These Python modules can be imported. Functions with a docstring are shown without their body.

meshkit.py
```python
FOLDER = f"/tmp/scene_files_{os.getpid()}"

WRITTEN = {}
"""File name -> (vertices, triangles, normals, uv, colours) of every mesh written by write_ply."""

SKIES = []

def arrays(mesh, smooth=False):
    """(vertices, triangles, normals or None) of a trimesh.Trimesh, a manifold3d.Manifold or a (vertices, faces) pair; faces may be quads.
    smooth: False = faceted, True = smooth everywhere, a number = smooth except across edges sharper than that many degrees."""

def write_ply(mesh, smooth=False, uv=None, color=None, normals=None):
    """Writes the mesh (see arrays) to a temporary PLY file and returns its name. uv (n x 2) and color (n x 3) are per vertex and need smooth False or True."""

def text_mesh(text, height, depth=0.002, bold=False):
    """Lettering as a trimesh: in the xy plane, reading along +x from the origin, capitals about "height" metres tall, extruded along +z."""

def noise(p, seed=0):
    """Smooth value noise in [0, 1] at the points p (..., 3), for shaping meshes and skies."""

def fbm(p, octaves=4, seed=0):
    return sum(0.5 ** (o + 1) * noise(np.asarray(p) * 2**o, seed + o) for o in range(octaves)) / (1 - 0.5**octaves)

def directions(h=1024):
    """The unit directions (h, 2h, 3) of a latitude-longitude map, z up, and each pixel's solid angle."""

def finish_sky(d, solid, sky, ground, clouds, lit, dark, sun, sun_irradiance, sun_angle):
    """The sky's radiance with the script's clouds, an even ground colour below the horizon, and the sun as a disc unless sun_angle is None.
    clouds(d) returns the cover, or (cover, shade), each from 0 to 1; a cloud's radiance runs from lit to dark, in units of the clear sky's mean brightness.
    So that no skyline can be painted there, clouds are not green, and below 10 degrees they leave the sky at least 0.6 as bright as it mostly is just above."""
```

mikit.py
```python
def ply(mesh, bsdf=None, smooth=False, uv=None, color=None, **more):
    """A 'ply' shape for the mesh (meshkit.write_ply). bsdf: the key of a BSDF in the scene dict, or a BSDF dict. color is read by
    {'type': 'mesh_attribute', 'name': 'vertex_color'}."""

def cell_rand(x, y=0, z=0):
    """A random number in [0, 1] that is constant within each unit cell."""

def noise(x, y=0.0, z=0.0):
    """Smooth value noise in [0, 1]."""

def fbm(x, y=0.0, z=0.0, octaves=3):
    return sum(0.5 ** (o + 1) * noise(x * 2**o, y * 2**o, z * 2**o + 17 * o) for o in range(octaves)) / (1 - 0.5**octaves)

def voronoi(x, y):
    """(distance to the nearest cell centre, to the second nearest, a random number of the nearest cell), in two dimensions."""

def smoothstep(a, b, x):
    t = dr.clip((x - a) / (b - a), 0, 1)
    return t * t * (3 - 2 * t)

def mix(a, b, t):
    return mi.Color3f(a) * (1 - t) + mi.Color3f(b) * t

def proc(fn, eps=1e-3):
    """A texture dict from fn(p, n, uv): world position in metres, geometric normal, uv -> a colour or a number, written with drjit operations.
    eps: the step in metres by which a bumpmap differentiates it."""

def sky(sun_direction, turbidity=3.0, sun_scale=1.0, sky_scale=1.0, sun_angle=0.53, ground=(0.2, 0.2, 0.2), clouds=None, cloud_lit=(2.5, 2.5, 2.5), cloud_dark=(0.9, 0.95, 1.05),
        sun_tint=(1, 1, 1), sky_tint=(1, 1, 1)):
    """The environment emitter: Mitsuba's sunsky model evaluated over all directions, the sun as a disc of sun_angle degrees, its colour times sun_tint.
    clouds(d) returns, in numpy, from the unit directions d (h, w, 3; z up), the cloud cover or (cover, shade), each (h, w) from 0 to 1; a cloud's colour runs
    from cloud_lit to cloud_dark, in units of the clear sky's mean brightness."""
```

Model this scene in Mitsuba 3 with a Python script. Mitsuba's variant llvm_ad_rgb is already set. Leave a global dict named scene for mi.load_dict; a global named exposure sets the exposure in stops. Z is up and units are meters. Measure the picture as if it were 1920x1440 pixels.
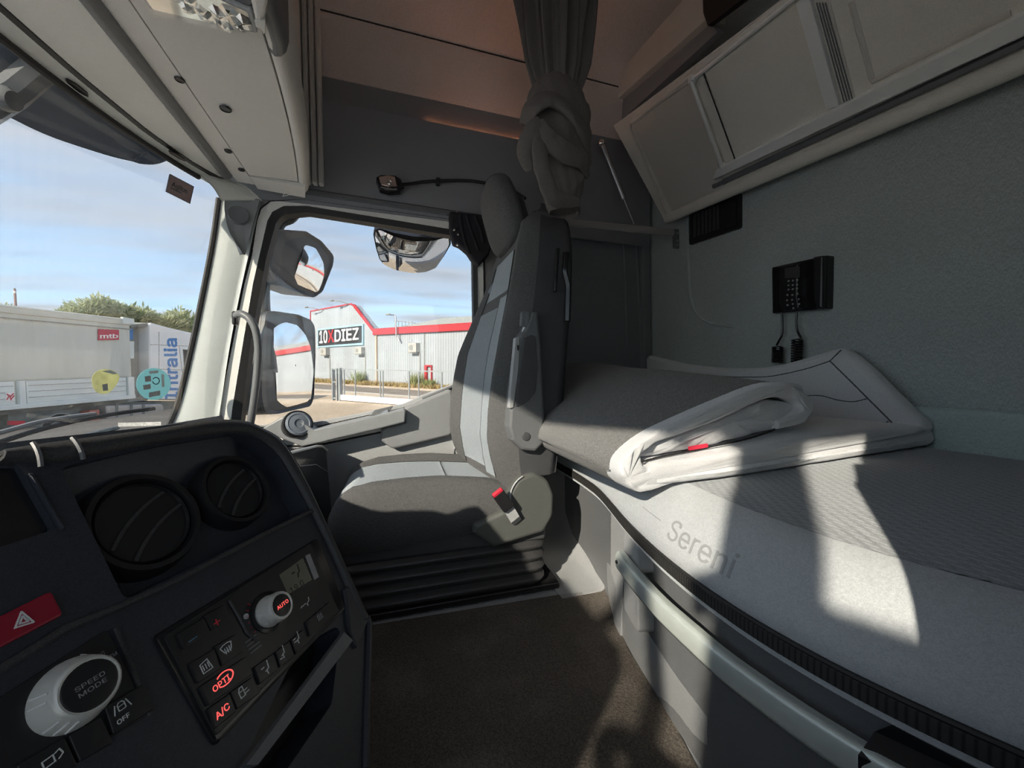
import math, random
import numpy as np, trimesh, mapbox_earcut, manifold3d
import mitsuba as mi, drjit as dr
import mikit, meshkit
from mikit import noise, fbm, voronoi, cell_rand, smoothstep, mix
from shapely.geometry import Polygon
# ------------------------------------------------------------------ camera, sky, exposure
F = 715.0                                              # focal length in pixels of the 1920 px wide frame
YAW, PITCH, ROLL = np.radians([16.0, 1.0, 0.8])        # x = rearwards, y = to the passenger door, z = up
C = np.array([0, 0, 0.66])
s_, c_ = np.sin, np.cos
FW = np.array([s_(YAW) * c_(PITCH), c_(YAW) * c_(PITCH), -s_(PITCH)])
R0 = np.array([c_(YAW), -s_(YAW), 0]); U0 = np.cross(R0, FW)
RT = R0 * c_(ROLL) - U0 * s_(ROLL); UP = U0 * c_(ROLL) + R0 * s_(ROLL)
scene, labels = {'type': 'scene'}, {}
scene['camera'] = {'type': 'perspective', 'fov': float(np.degrees(2 * np.arctan(960 / F))), 'fov_axis': 'x', 'near_clip': 0.02, 'far_clip': 2000.0,
                   'to_world': mi.ScalarTransform4f().look_at(origin=C.tolist(), target=(C + FW).tolist(), up=UP.tolist())}
SUN_AZ, SUN_EL = 43.0, 27.5                            # the sunlight travels towards this azimuth (from +x to +y)
a_, e_ = np.radians([SUN_AZ, SUN_EL])
SUN = np.array([-c_(e_) * c_(a_), -c_(e_) * s_(a_), s_(e_)])
def clouds(d):
    z = np.maximum(d[..., 2:3], 0.02)
    q = d[..., :2] / (z + 0.10)
    p = np.concatenate([q * np.array([1.0, 3.4]), np.zeros_like(z)], -1)
    n = meshkit.fbm(p + 3.7, 5, seed=4)
    m = meshkit.fbm(p * 2.7 + 9.1, 4, seed=9)
    cover = np.clip((n - 0.33) * 2.8, 0, 1) * 0.62 + 0.33
    return cover, np.clip((m - 0.42) * 2.2, 0, 1) * 0.55
scene['sky'] = mikit.sky(SUN.tolist(), turbidity=3.0, sun_scale=0.54, sky_scale=0.9, sun_angle=0.9, ground=(0.30, 0.26, 0.22), clouds=clouds,
                         cloud_lit=(0.92, 0.96, 1.02), cloud_dark=(0.52, 0.59, 0.70), sky_tint=(0.92, 0.97, 0.98), sun_tint=(0.82, 0.96, 1.22))
exposure = 3.3

# ------------------------------------------------------------------ helpers
V3 = lambda *a: np.array(a, float)
def nz(v): v = np.asarray(v, float); return v / np.linalg.norm(v)
def ray(u, v): return FW + RT * (u - 960) / F - UP * (v - 720) / F
def PX(u, v, x): d = ray(u, v); return C + d * (x - C[0]) / d[0]
def PY(u, v, y): d = ray(u, v); return C + d * (y - C[1]) / d[1]
def PZ(u, v, z): d = ray(u, v); return C + d * (z - C[2]) / d[2]
def PL(u, v, p, n): d = ray(u, v); return C + d * np.dot(np.asarray(p) - C, n) / np.dot(d, n)
def DD(u, v, t): return C + ray(u, v) * t
class Fr:
    """A frame: origin, x, y (made orthogonal), z = x cross y."""
    def __init__(s, o, x, y):
        s.o = np.asarray(o, float); s.x = nz(x); y = np.asarray(y, float); s.y = nz(y - s.x * (y @ s.x)); s.z = np.cross(s.x, s.y)
    def __call__(s, p, z=None):
        p = np.atleast_2d(np.asarray(p, float))
        zz = p[:, 2:3] if p.shape[1] == 3 else np.full((len(p), 1), 0.0 if z is None else z)
        return s.o + p[:, :1] * s.x + p[:, 1:2] * s.y + zz * s.z
    def at(s, a, b, c=0): return s.o + a * s.x + b * s.y + c * s.z
    def inv(s, p): q = np.asarray(p) - s.o; return np.stack([q @ s.x, q @ s.y, q @ s.z], -1)
    def px(s, u, v, z=0.0): return s.inv(PL(u, v, s.o + s.z * z, s.z))[:2]
    def pxs(s, L, z=0.0): return np.array([s.px(u, v, z) for u, v in L])
    def sub(s, a, b, c=0, rot=0.0):
        r = math.radians(rot)
        return Fr(s.at(a, b, c), s.x * math.cos(r) + s.y * math.sin(r), -s.x * math.sin(r) + s.y * math.cos(r))
WORLD = Fr((0, 0, 0), (1, 0, 0), (0, 1, 0))
FXZ = lambda y: Fr((0, y, 0), (1, 0, 0), (0, 0, 1))            # z axis points to -y, towards the camera
FYZ = lambda x: Fr((x, 0, 0), (0, -1, 0), (0, 0, 1))           # x axis = -y, z axis points to -x
def TM(v, f): return trimesh.Trimesh(np.asarray(v, float), np.asarray(f, int), process=False)
def cat(*m): return trimesh.util.concatenate([x for x in m if x is not None])
def ccw(p):
    p = np.asarray(p, float); a = np.sum(p[:, 0] * np.roll(p[:, 1], -1) - np.roll(p[:, 0], -1) * p[:, 1])
    return p if a > 0 else p[::-1]
def rpoly(p, r, n=4):
    """The polygon with its corners rounded (r: one radius or one per corner)."""
    p = np.asarray(p, float); m = len(p); r = np.broadcast_to(r, (m,)); out = []
    for i in range(m):
        a, b, c = p[i - 1], p[i], p[(i + 1) % m]
        la, lc = np.linalg.norm(a - b), np.linalg.norm(c - b)
        if r[i] <= 0 or la < 1e-9 or lc < 1e-9: out.append(b); continue
        ua, uc = (a - b) / la, (c - b) / lc
        h = math.acos(np.clip(ua @ uc, -1, 1)) / 2
        if h > 1.55: out.append(b); continue
        t = min(r[i] / max(math.tan(h), 1e-3), 0.47 * la, 0.47 * lc)
        A, B = b + ua * t, b + uc * t
        for k in range(n + 1):
            w = k / n; out.append(A * (1 - w) ** 2 + b * 2 * w * (1 - w) + B * w * w)
    return np.array(out)
def rect(w, h, r=0.0, n=4, cx=0, cy=0):
    p = np.array([[-w / 2, -h / 2], [w / 2, -h / 2], [w / 2, h / 2], [-w / 2, h / 2]]) + [cx, cy]
    return rpoly(p, r, n) if r else p
def circ(r, n=32, cx=0, cy=0, ry=None):
    t = np.arange(n) * 2 * np.pi / n; return np.stack([cx + r * np.cos(t), cy + (ry or r) * np.sin(t)], 1)
def spline(p, n=40, closed=False):
    """A Catmull-Rom curve through the points."""
    p = np.asarray(p, float); m = len(p)
    if closed: q = np.vstack([p[-1], p, p[0], p[1]])
    else: q = np.vstack([2 * p[0] - p[1], p, 2 * p[-1] - p[-2]])
    segs = m if closed else m - 1
    t = np.linspace(0, segs, n, endpoint=not closed); i = np.minimum(t.astype(int), segs - 1); w = (t - i)[:, None]
    a, b, c, d = q[i], q[i + 1], q[i + 2], q[i + 3]
    return 0.5 * (2 * b + (c - a) * w + (2 * a - 5 * b + 4 * c - d) * w ** 2 + (3 * b - a - 3 * c + d) * w ** 3)
def resample(p, n, closed=False):
    p = np.asarray(p, float); q = np.vstack([p, p[:1]]) if closed else p
    L = np.concatenate([[0], np.cumsum(np.linalg.norm(np.diff(q, axis=0), axis=1))])
    t = np.linspace(0, L[-1], n, endpoint=not closed)
    return np.stack([np.interp(t, L, q[:, k]) for k in range(q.shape[1])], 1)
def earcut(p): return mapbox_earcut.triangulate_float64(np.ascontiguousarray(p[:, :2]), np.array([len(p)], np.uint32)).reshape(-1, 3)
def loft(rings, cap=True, wrap=False):
    """Closed rings joined one after another."""
    R = [np.asarray(r, float) for r in rings]; k, n = len(R), len(R[0]); v = np.vstack(R); f = []
    j = np.arange(n); jn = (j + 1) % n
    for i in range(k if wrap else k - 1):
        a, b = i * n, ((i + 1) % k) * n
        f += [np.stack([a + j, a + jn, b + jn], 1), np.stack([a + j, b + jn, b + j], 1)]
    if cap and not wrap:
        for base, ring, rev in ((0, R[0], True), ((k - 1) * n, R[-1], False)):
            c = ring.mean(0); u, s, vt = np.linalg.svd(ring - c)
            q = (ring - c) @ vt[:2].T
            area = np.sum(q[:, 0] * np.roll(q[:, 1], -1) - np.roll(q[:, 0], -1) * q[:, 1])
            t = earcut(q).astype(int)
            tri_n = np.cross(q[t[:, 1]] - q[t[:, 0]], q[t[:, 2]] - q[t[:, 0]])
            t = np.where((tri_n * area < 0)[:, None], t[:, ::-1], t)
            f.append((t[:, ::-1] if rev else t) + base)
    m = TM(v, np.vstack(f))
    if not wrap and cap and m.volume < 0: m.invert()
    return m
def prism(poly, f=WORLD, z0=0.0, z1=0.01, bev=0.0, seg=2, back=False):
    """The polygon extruded along the frame's z from z0 to z1, its front edge rounded by bev."""
    p = ccw(poly); keep = np.linalg.norm(p - np.roll(p, 1, 0), axis=1) > 1e-7; p = p[keep]
    e = np.roll(p, -1, 0) - p; e /= np.linalg.norm(e, axis=1, keepdims=True); nn = np.stack([-e[:, 1], e[:, 0]], 1)
    m = nn + np.roll(nn, 1, 0); m /= np.maximum(np.sum(m * nn, 1, keepdims=True), 0.35)
    rings = []
    if back and bev:
        for k in range(seg + 1):
            t = k / seg * np.pi / 2; rings.append((p + m * bev * (1 - math.sin(t)), z0 + bev * (1 - math.cos(t))))
    else: rings.append((p, z0))
    if bev:
        for k in range(seg + 1):
            t = k / seg * np.pi / 2; rings.append((p + m * bev * (1 - math.cos(t)), z1 - bev * (1 - math.sin(t))))
    else: rings.append((p, z1))
    return loft([f(q, z) for q, z in rings])
def ring_prism(outer, inner, f=WORLD, z0=0.0, z1=0.01, zi=None, n=96):
    """A flat ring between two outlines; zi: height of the inner edge's front."""
    o, i = resample(ccw(outer), n, True), resample(ccw(inner), n, True)
    a0 = o - i.mean(0); st = int(np.argmin(np.linalg.norm(o[None, 0] - i, axis=1))); i = np.roll(i, -st, 0)
    zi = z1 if zi is None else zi
    return loft([f(o, z0), f(o, z1), f(i, zi), f(i, z0)], wrap=True)
def tube(path, r=0.01, n=10, closed=False, flat=None):
    """A round (or, with flat = (a, b), elliptic) tube along the path."""
    p = np.asarray(path, float); k = len(p); r = np.broadcast_to(r, (k,))
    t = np.gradient(p, axis=0) if not closed else np.roll(p, -1, 0) - np.roll(p, 1, 0)
    t /= np.linalg.norm(t, axis=1, keepdims=True) + 1e-12
    a = np.cross(t[0], [0, 0, 1.0]);  a = a if np.linalg.norm(a) > 0.1 else np.cross(t[0], [1.0, 0, 0]); a = nz(a)
    rings, th = [], np.arange(n) * 2 * np.pi / n
    for i in range(k):
        a = nz(a - t[i] * (a @ t[i])); b = np.cross(t[i], a)
        fa, fb = flat or (1, 1)
        rings.append(p[i] + r[i] * (fa * np.cos(th)[:, None] * a + fb * np.sin(th)[:, None] * b))
    return loft(rings, wrap=closed)
def lathe(prof, f=WORLD, n=32, cap=True):
    """The profile [(radius, z)] turned round the frame's z axis."""
    th = np.arange(n) * 2 * np.pi / n
    m = loft([f(np.stack([max(r, 1e-5) * np.cos(th), max(r, 1e-5) * np.sin(th), np.full(n, z)], 1)) for r, z in prof], cap=cap)
    return m
def surf(g, thick=0.0, inward=None):
    """A grid of points (m, n, 3) as a sheet of some thickness; inward: a point on the side that the thickness grows away from."""
    g = np.asarray(g, float); m, n, _ = g.shape
    du, dv = np.gradient(g, axis=0), np.gradient(g, axis=1); N = np.cross(du, dv); N /= np.linalg.norm(N, axis=2, keepdims=True) + 1e-12
    if inward is not None and np.sum(N * (np.asarray(inward) - g)) < 0: g = g[:, ::-1]; N = -N[:, ::-1]
    i, j = np.meshgrid(np.arange(m - 1), np.arange(n - 1), indexing='ij'); a = (i * n + j).ravel()
    f = np.vstack([np.stack([a, a + n, a + n + 1], 1), np.stack([a, a + n + 1, a + 1], 1)])
    if not thick: return TM(g.reshape(-1, 3), f)
    v = np.vstack([g.reshape(-1, 3), (g - N * thick).reshape(-1, 3)]); o = m * n
    b = np.concatenate([np.arange(n), np.arange(1, m) * n + n - 1, (m - 1) * n + np.arange(n - 2, -1, -1), np.arange(m - 2, 0, -1) * n])
    bn = np.roll(b, -1)
    return TM(v, np.vstack([f, f[:, ::-1] + o, np.stack([b, b + o, bn], 1), np.stack([bn, b + o, bn + o], 1)]))
def rbox(f, size, r=0.01, seg=12):
    """A box with rounded edges, centred on the frame's origin."""
    h = np.array(size) / 2; r = min(r, *(h * 0.999)); s = manifold3d.Manifold.sphere(r, seg)
    m = manifold3d.Manifold.batch_hull([s.translate(tuple((h - r) * np.array([a, b, c]))) for a in (-1, 1) for b in (-1, 1) for c in (-1, 1)]).to_mesh()
    return TM(f(m.vert_properties[:, :3]), m.tri_verts)
def box(f, size): m = trimesh.creation.box(extents=size); return TM(f(m.vertices), m.faces)
def wbox(x0, x1, y0, y1, z0, z1, r=0.0):
    f = Fr(((x0 + x1) / 2, (y0 + y1) / 2, (z0 + z1) / 2), (1, 0, 0), (0, 1, 0)); sz = (abs(x1 - x0), abs(y1 - y0), abs(z1 - z0))
    return rbox(f, sz, r) if r else box(f, sz)
def text(t, f, h, depth=0.0006, bold=False, center=True, sx=1.0):
    m = meshkit.text_mesh(t, h, depth, bold); v = np.array(m.vertices); v[:, 0] *= sx
    if center: v[:, :2] -= (v[:, :2].min(0) + v[:, :2].max(0)) / 2
    return TM(f(v), m.faces)
def bilin(P, s, t): return (P[0] * (1 - s) + P[1] * s) * (1 - t) + (P[3] * (1 - s) + P[2] * s) * t
def quad(P, m, n): return np.array([[bilin(P, i / (m - 1), j / (n - 1)) for j in range(n)] for i in range(m)])
def stroke(pts, f, w=0.0006, z0=0, z1=0.0005):
    """A thin raised line of a printed symbol, in the frame's plane."""
    p = np.asarray(pts, float); out = []
    for a, b in zip(p[:-1], p[1:]):
        d = b - a; L = np.linalg.norm(d)
        if L < 1e-9: continue
        d /= L; n = np.array([-d[1], d[0]]) * w / 2; e = d * w * 0.35
        out.append(prism([a - e - n, b + e - n, b + e + n, a - e + n], f, z0, z1))
    return cat(*out)
def key_of(name):
    if name not in scene and name not in labels: return name
    i = 1
    while f'{name}_{i:03d}' in scene or f'{name}_{i:03d}' in labels: i += 1
    return f'{name}_{i:03d}'
def thing(name, label, category, group=None):
    k = key_of(name); labels[k] = {'label': label, 'category': category}
    if group: labels[k]['group'] = group
    return k
def add(name, mesh, bsdf, label=None, category=None, group=None, kind=None, smooth=35, **kw):
    k = key_of(name)
    scene[k] = mikit.ply(mesh, bsdf, smooth, **kw)
    d = {a: b for a, b in dict(label=label, category=category, group=group, kind=kind).items() if b}
    if d: labels[k] = d
    return k
def part(parent, name, mesh, bsdf, label=None, kind=None, smooth=35, **kw): return add(parent + '__' + name, mesh, bsdf, label, kind=kind, smooth=smooth, **kw)
def struct(name, mesh, bsdf, label=None, smooth=35, **kw): return add(name, mesh, bsdf, label, kind='structure', smooth=smooth, **kw)

# ------------------------------------------------------------------ materials
def mat(name, color, rough=0.5, metal=0.0, spec=0.5, bump=None, bscale=1.0, two=True, beps=1e-3, **kw):
    col = {'type': 'rgb', 'value': list(color)} if isinstance(color, (tuple, list)) else color
    b = {'type': 'principled', 'base_color': col, 'roughness': rough, 'metallic': metal, 'specular': spec, **kw}
    if bump is not None: b = {'type': 'bumpmap', 'bsdf': b, 'texture': mikit.proc(bump, beps), 'scale': bscale}
    scene[name] = {'type': 'twosided', 'bsdf': b} if two else b
    return name
def speck(c0, c1, sc=900.0, big=6.0, amt=0.25):
    """Fabric or moulded plastic: fine speckle and a faint large mottle."""
    def fn(p, n, uv):
        t = noise(p.x * sc, p.y * sc, p.z * sc) * 0.75 + noise(p.x * sc * 0.35, p.y * sc * 0.35, p.z * sc * 0.35) * 0.25
        m = 1 - amt / 2 + amt * fbm(p.x * big, p.y * big, p.z * big, 2)
        return mix(c0, c1, t) * m
    return mikit.proc(fn)
mat('dash_black', speck((0.019, 0.022, 0.030), (0.035, 0.040, 0.051), 1400, 5, 0.2), 0.42)
mat('dash_pad', speck((0.020, 0.021, 0.023), (0.06, 0.06, 0.062), 1100, 5, 0.2), 0.55)
mat('gloss_black', (0.012, 0.012, 0.014), 0.16)
mat('satin_black', (0.016, 0.016, 0.018), 0.32)
mat('rubber', (0.018, 0.018, 0.018), 0.6)
mat('grey_plastic', speck((0.312, 0.322, 0.333), (0.416, 0.426, 0.437), 1500, 4, 0.15), 0.42)
mat('dark_grey_plastic', speck((0.108, 0.113, 0.121), (0.166, 0.172, 0.179), 1500, 4, 0.15), 0.42)
mat('mid_grey_plastic', speck((0.208, 0.218, 0.229), (0.291, 0.302, 0.312), 1500, 4, 0.15), 0.4)
mat('cream_plastic', speck((0.653, 0.653, 0.608), (0.743, 0.743, 0.697), 1300, 4, 0.1), 0.5)
mat('pillar_plastic', speck((0.512, 0.553, 0.544), (0.594, 0.625, 0.615), 900, 5, 0.12), 0.5)
mat('warm_grey_plastic', speck((0.562, 0.551, 0.520), (0.686, 0.676, 0.645), 1300, 4, 0.1), 0.5)
mat('headliner', speck((0.570, 0.498, 0.456), (0.850, 0.754, 0.698), 700, 3, 0.25), 0.9, spec=0.2)
mat('side_panel', speck((0.187, 0.198, 0.212), (0.274, 0.284, 0.301), 1200, 3, 0.2), 0.6)
mat('wall_fabric', speck((0.261, 0.296, 0.296), (0.522, 0.574, 0.574), 650, 4, 0.15), 0.9, spec=0.2)
mat('charcoal_fabric', speck((0.050, 0.051, 0.054), (0.158, 0.158, 0.160), 800, 8, 0.2), 0.9, spec=0.2)
mat('seat_grey', speck((0.209, 0.234, 0.259), (0.370, 0.407, 0.437), 850, 8, 0.15), 0.9, spec=0.2)
mat('alu', speck((0.78, 0.79, 0.77), (0.85, 0.86, 0.84), 1200, 5, 0.1), 0.4, metal=0.1)
mat('pale_alu', (0.62, 0.68, 0.65), 0.34, metal=0.35)
mat('chrome', (0.85, 0.84, 0.8), 0.12, metal=1.0)
mat('steel', (0.45, 0.45, 0.46), 0.3, metal=0.9)
mat('mirror_glass', (0.92, 0.92, 0.92), 0.02, metal=1.0)
mat('red_plastic', (0.55, 0.02, 0.045), 0.35)
mat('hazard_red', (0.28, 0.012, 0.03), 0.3)
mat('red_fabric', (0.70, 0.03, 0.07), 0.7)
mat('white_print', (0.62, 0.62, 0.62), 0.5)
mat('grey_print', (0.30, 0.30, 0.31), 0.5)
mat('blue_print', (0.05, 0.16, 0.24), 0.5)
mat('door_paint', (0.80, 0.80, 0.76), 0.35)
mat('knob_silver', (0.66, 0.66, 0.62), 0.35, metal=0.25)
mat('lcd', (0.16, 0.16, 0.12), 0.25)
mat('white_paint', (0.80, 0.80, 0.80), 0.4)
scene['pane'] = {'type': 'thindielectric', 'int_ior': 1.5, 'ext_ior': 1.0}
# ------------------------------------------------------------------ the cab: floor, walls, ceiling, windows
def S(y): return (np.asarray(y, float) - 0.58) / 1.0
def glass_x(y, z): return -0.76 + 0.15 * np.abs(S(y)) ** 3 - 0.165 * (1.34 - np.asarray(z)) - 0.02 * np.sin(np.clip((1.34 - np.asarray(z)) / 0.85, 0, 1) * np.pi)
YL, YR, XB = -0.52, 1.69, 1.22
struct('floor', wbox(-1.0, 1.26, YL - 0.05, YR + 0.05, -0.06, -0.004), mat('floor_vinyl', speck((0.257, 0.269, 0.281), (0.374, 0.386, 0.398), 900, 7, 0.3), 0.5), 'grey moulded vinyl floor of the cab')
def carpet_fn(p, n, uv):
    a, b = p.x * 1.0 + p.y * 0.18, p.y - p.x * 0.18
    w = noise(a * 480, b * 480, 0) * 0.6 + 0.4 * noise(a * 1100, b * 1100, 3)
    dirt = smoothstep(0.45, 0.8, fbm(p.x * 7, p.y * 7, 1, 3))
    return mix((0.055, 0.049, 0.045), (0.20, 0.175, 0.15), w) * (0.8 + 0.35 * dirt)
def carpet_bump(p, n, uv):
    a, b = p.x * 1.0 + p.y * 0.18, p.y - p.x * 0.18
    return noise(a * 330, b * 330, 0)
mat('carpet', mikit.proc(carpet_fn), 0.95, spec=0.1, bump=carpet_bump, bscale=0.0012)
cp = rpoly([(-0.62, -0.45), (0.47, -0.45), (0.47, 0.30), (0.465, 0.52), (0.49, 0.63), (0.512, 0.794), (0.558, 0.96), (0.60, 1.045), (0.46, 1.064), (-0.62, 1.10)], 0.004, 2)
add('floor_mat', prism(cp, WORLD, -0.004, 0.0, 0.002), 'carpet', 'dark woven carpet mat covering the cab floor between dashboard, seat and bunk', 'floor mat')
# rear wall with its lower ledge, mouldings and vent
wb = struct('wall_back', wbox(XB, XB + 0.05, YL - 0.05, YR + 0.05, -0.06, 2.3), 'wall_fabric', 'grey fabric covered rear wall of the cab')
part(wb, 'ledge', rbox(Fr((XB - 0.012, 0.58, 0.285), (1, 0, 0), (0, 1, 0)), (0.034, 2.2, 0.58), 0.012), mat('ledge_fabric', speck((0.313, 0.383, 0.383), (0.522, 0.626, 0.626), 650, 4, 0.2), 0.85, spec=0.2))
mo = [PX(u, v, XB - 0.002) for u, v in spline([(1288, 400), (1290, 457), (1292, 520), (1296, 562), (1307, 588), (1322, 601), (1340, 608), (1375, 612)], 40)]
part(wb, 'moulding', tube(mo, 0.006, 8), 'wall_fabric')
vg = Fr(PX(1344, 413, XB), (0, -1, 0), (0, 0, 1))
vq = lambda L, z=0: vg.pxs(L, z)
vo = vq([(1296, 398), (1392, 362), (1392, 428), (1296, 460)])
v_ = part(wb, 'vent_grille', prism(rpoly(vo, 0.01), vg, 0, 0.012, 0.003), 'satin_black')
for k in range(7):
    u = 1306 + k * 7.2; q = vq([(u, 402 - (u - 1306) * 0.36), (u + 4.4, 400.4 - (u - 1306) * 0.36), (u + 4.4, 445 - (u - 1306) * 0.33), (u, 447 - (u - 1306) * 0.33)])
    part(v_, 'slat', prism(q, vg, 0.012, 0.017, 0.001, 1), 'dash_pad')
part(v_, 'flap', prism(rpoly(vq([(1363, 382), (1386, 373), (1386, 424), (1363, 433)]), 0.006), vg, 0.012, 0.018, 0.002), 'satin_black')
# right side wall: the rear quarter, the band above the door, the headliner
wr = struct('wall_right', wbox(0.335, XB, YR, YR + 0.05, -0.06, 2.2), mat('quarter_panel', speck((0.137, 0.147, 0.155), (0.216, 0.228, 0.238), 800, 4, 0.2), 0.8), 'dark grey side wall of the cab behind and above the door')
for L, r in ((((1170, 460), (1178, 687)), 0.005), (((1193, 453), (1203, 663)), 0.007)):
    part(wr, 'rib', tube([PY(*L[0], YR), PY(*L[1], YR)], r, 8), 'quarter_panel')
part(wr, 'corner_post', prism(rect(0.05, 0.9, 0.01), Fr((1.19, YR, 0.9), (1, 0, 0), (0, 0, 1)), -0.005, 0.03, 0.01), 'quarter_panel')
# band above the door: its upper edge forms the shelf of the light strip
top_edge = [(560, 180), (607, 190), (780, 224), (970, 262), (1100, 288)]
TE = np.array([PY(u, v, 1.64) for u, v in top_edge]); zt = np.polyfit(TE[:, 0], TE[:, 2], 1)
xs = np.linspace(-0.62, 1.2, 30)
band = np.array([[(x, 1.655 - 0.02 * t, (1 - t) * (1.345 - 0.028 * max(0, (x + 0.3))) + t * np.polyval(zt, x)) for t in (0, 0.12, 0.5, 0.88, 1)] for x in xs])
part(wr, 'upper_panel', surf(band, 0.012, C), 'side_panel')
part(wr, 'upper_panel_backing', wbox(-0.62, 1.2, 1.668, 1.76, 1.36, 2.2), 'side_panel')
lip = np.array([[(x, y, np.polyval(zt, x) + dz) for y, dz in ((1.635, 0.0), (1.66, 0.004), (1.672, 0.004))] for x in xs])
part(wr, 'shelf_lip', surf(lip, 0.006, (0, 1.6, 3)), 'side_panel')
hl = np.array([[(x, y, z + np.polyval(zt, x) - np.polyval(zt, 0)) for y, z in ((1.672, 1.735), (1.668, 1.85), (1.655, 1.97), (1.635, 2.075))] for x in xs])
ce = struct('ceiling', wbox(-0.95, XB + 0.05, YL - 0.05, 1.46, 2.24, 2.29), 'headliner', 'beige grey fabric headliner of the cab roof')
part(ce, 'side_liner', surf(hl, 0.01, C), 'headliner')
sl = np.array([[(x, y, z + np.polyval(zt, x) - np.polyval(zt, 0)) for y, z in ((1.635, 2.083), (1.60, 2.13), (1.54, 2.19), (1.44, 2.235), (1.3, 2.25))] for x in xs])
part(ce, 'roof_liner', surf(sl, 0.012, C), 'headliner')
part(ce, 'seam', tube([(x, 1.636, 2.079 + np.polyval(zt, x) - np.polyval(zt, 0)) for x in xs], 0.003, 6), 'rubber')
# the glowing strip behind the shelf lip
lx = np.linspace(0.12, 0.62, 24)
amb = add('ambient_light', cat(*[wbox(x - 0.011, x + 0.011, 1.664, 1.668, np.polyval(zt, x) - 0.004 + 0.006, np.polyval(zt, x) + 0.010) for x in lx]), 'cream_plastic', 'thin warm orange light strip glowing along the shelf above the door', 'light strip')
scene[amb]['emitter'] = {'type': 'area', 'radiance': {'type': 'rgb', 'value': [2.2, 0.80, 0.36]}}
# left side wall (behind the camera): driver's door with its window
wl = struct('wall_left', cat(wbox(0.36, XB, YL - 0.05, YL, -0.06, 2.3), wbox(-0.6, 0.36, YL - 0.05, YL, 1.40, 2.3)), 'quarter_panel', 'dark grey driver side wall of the cab')
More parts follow.
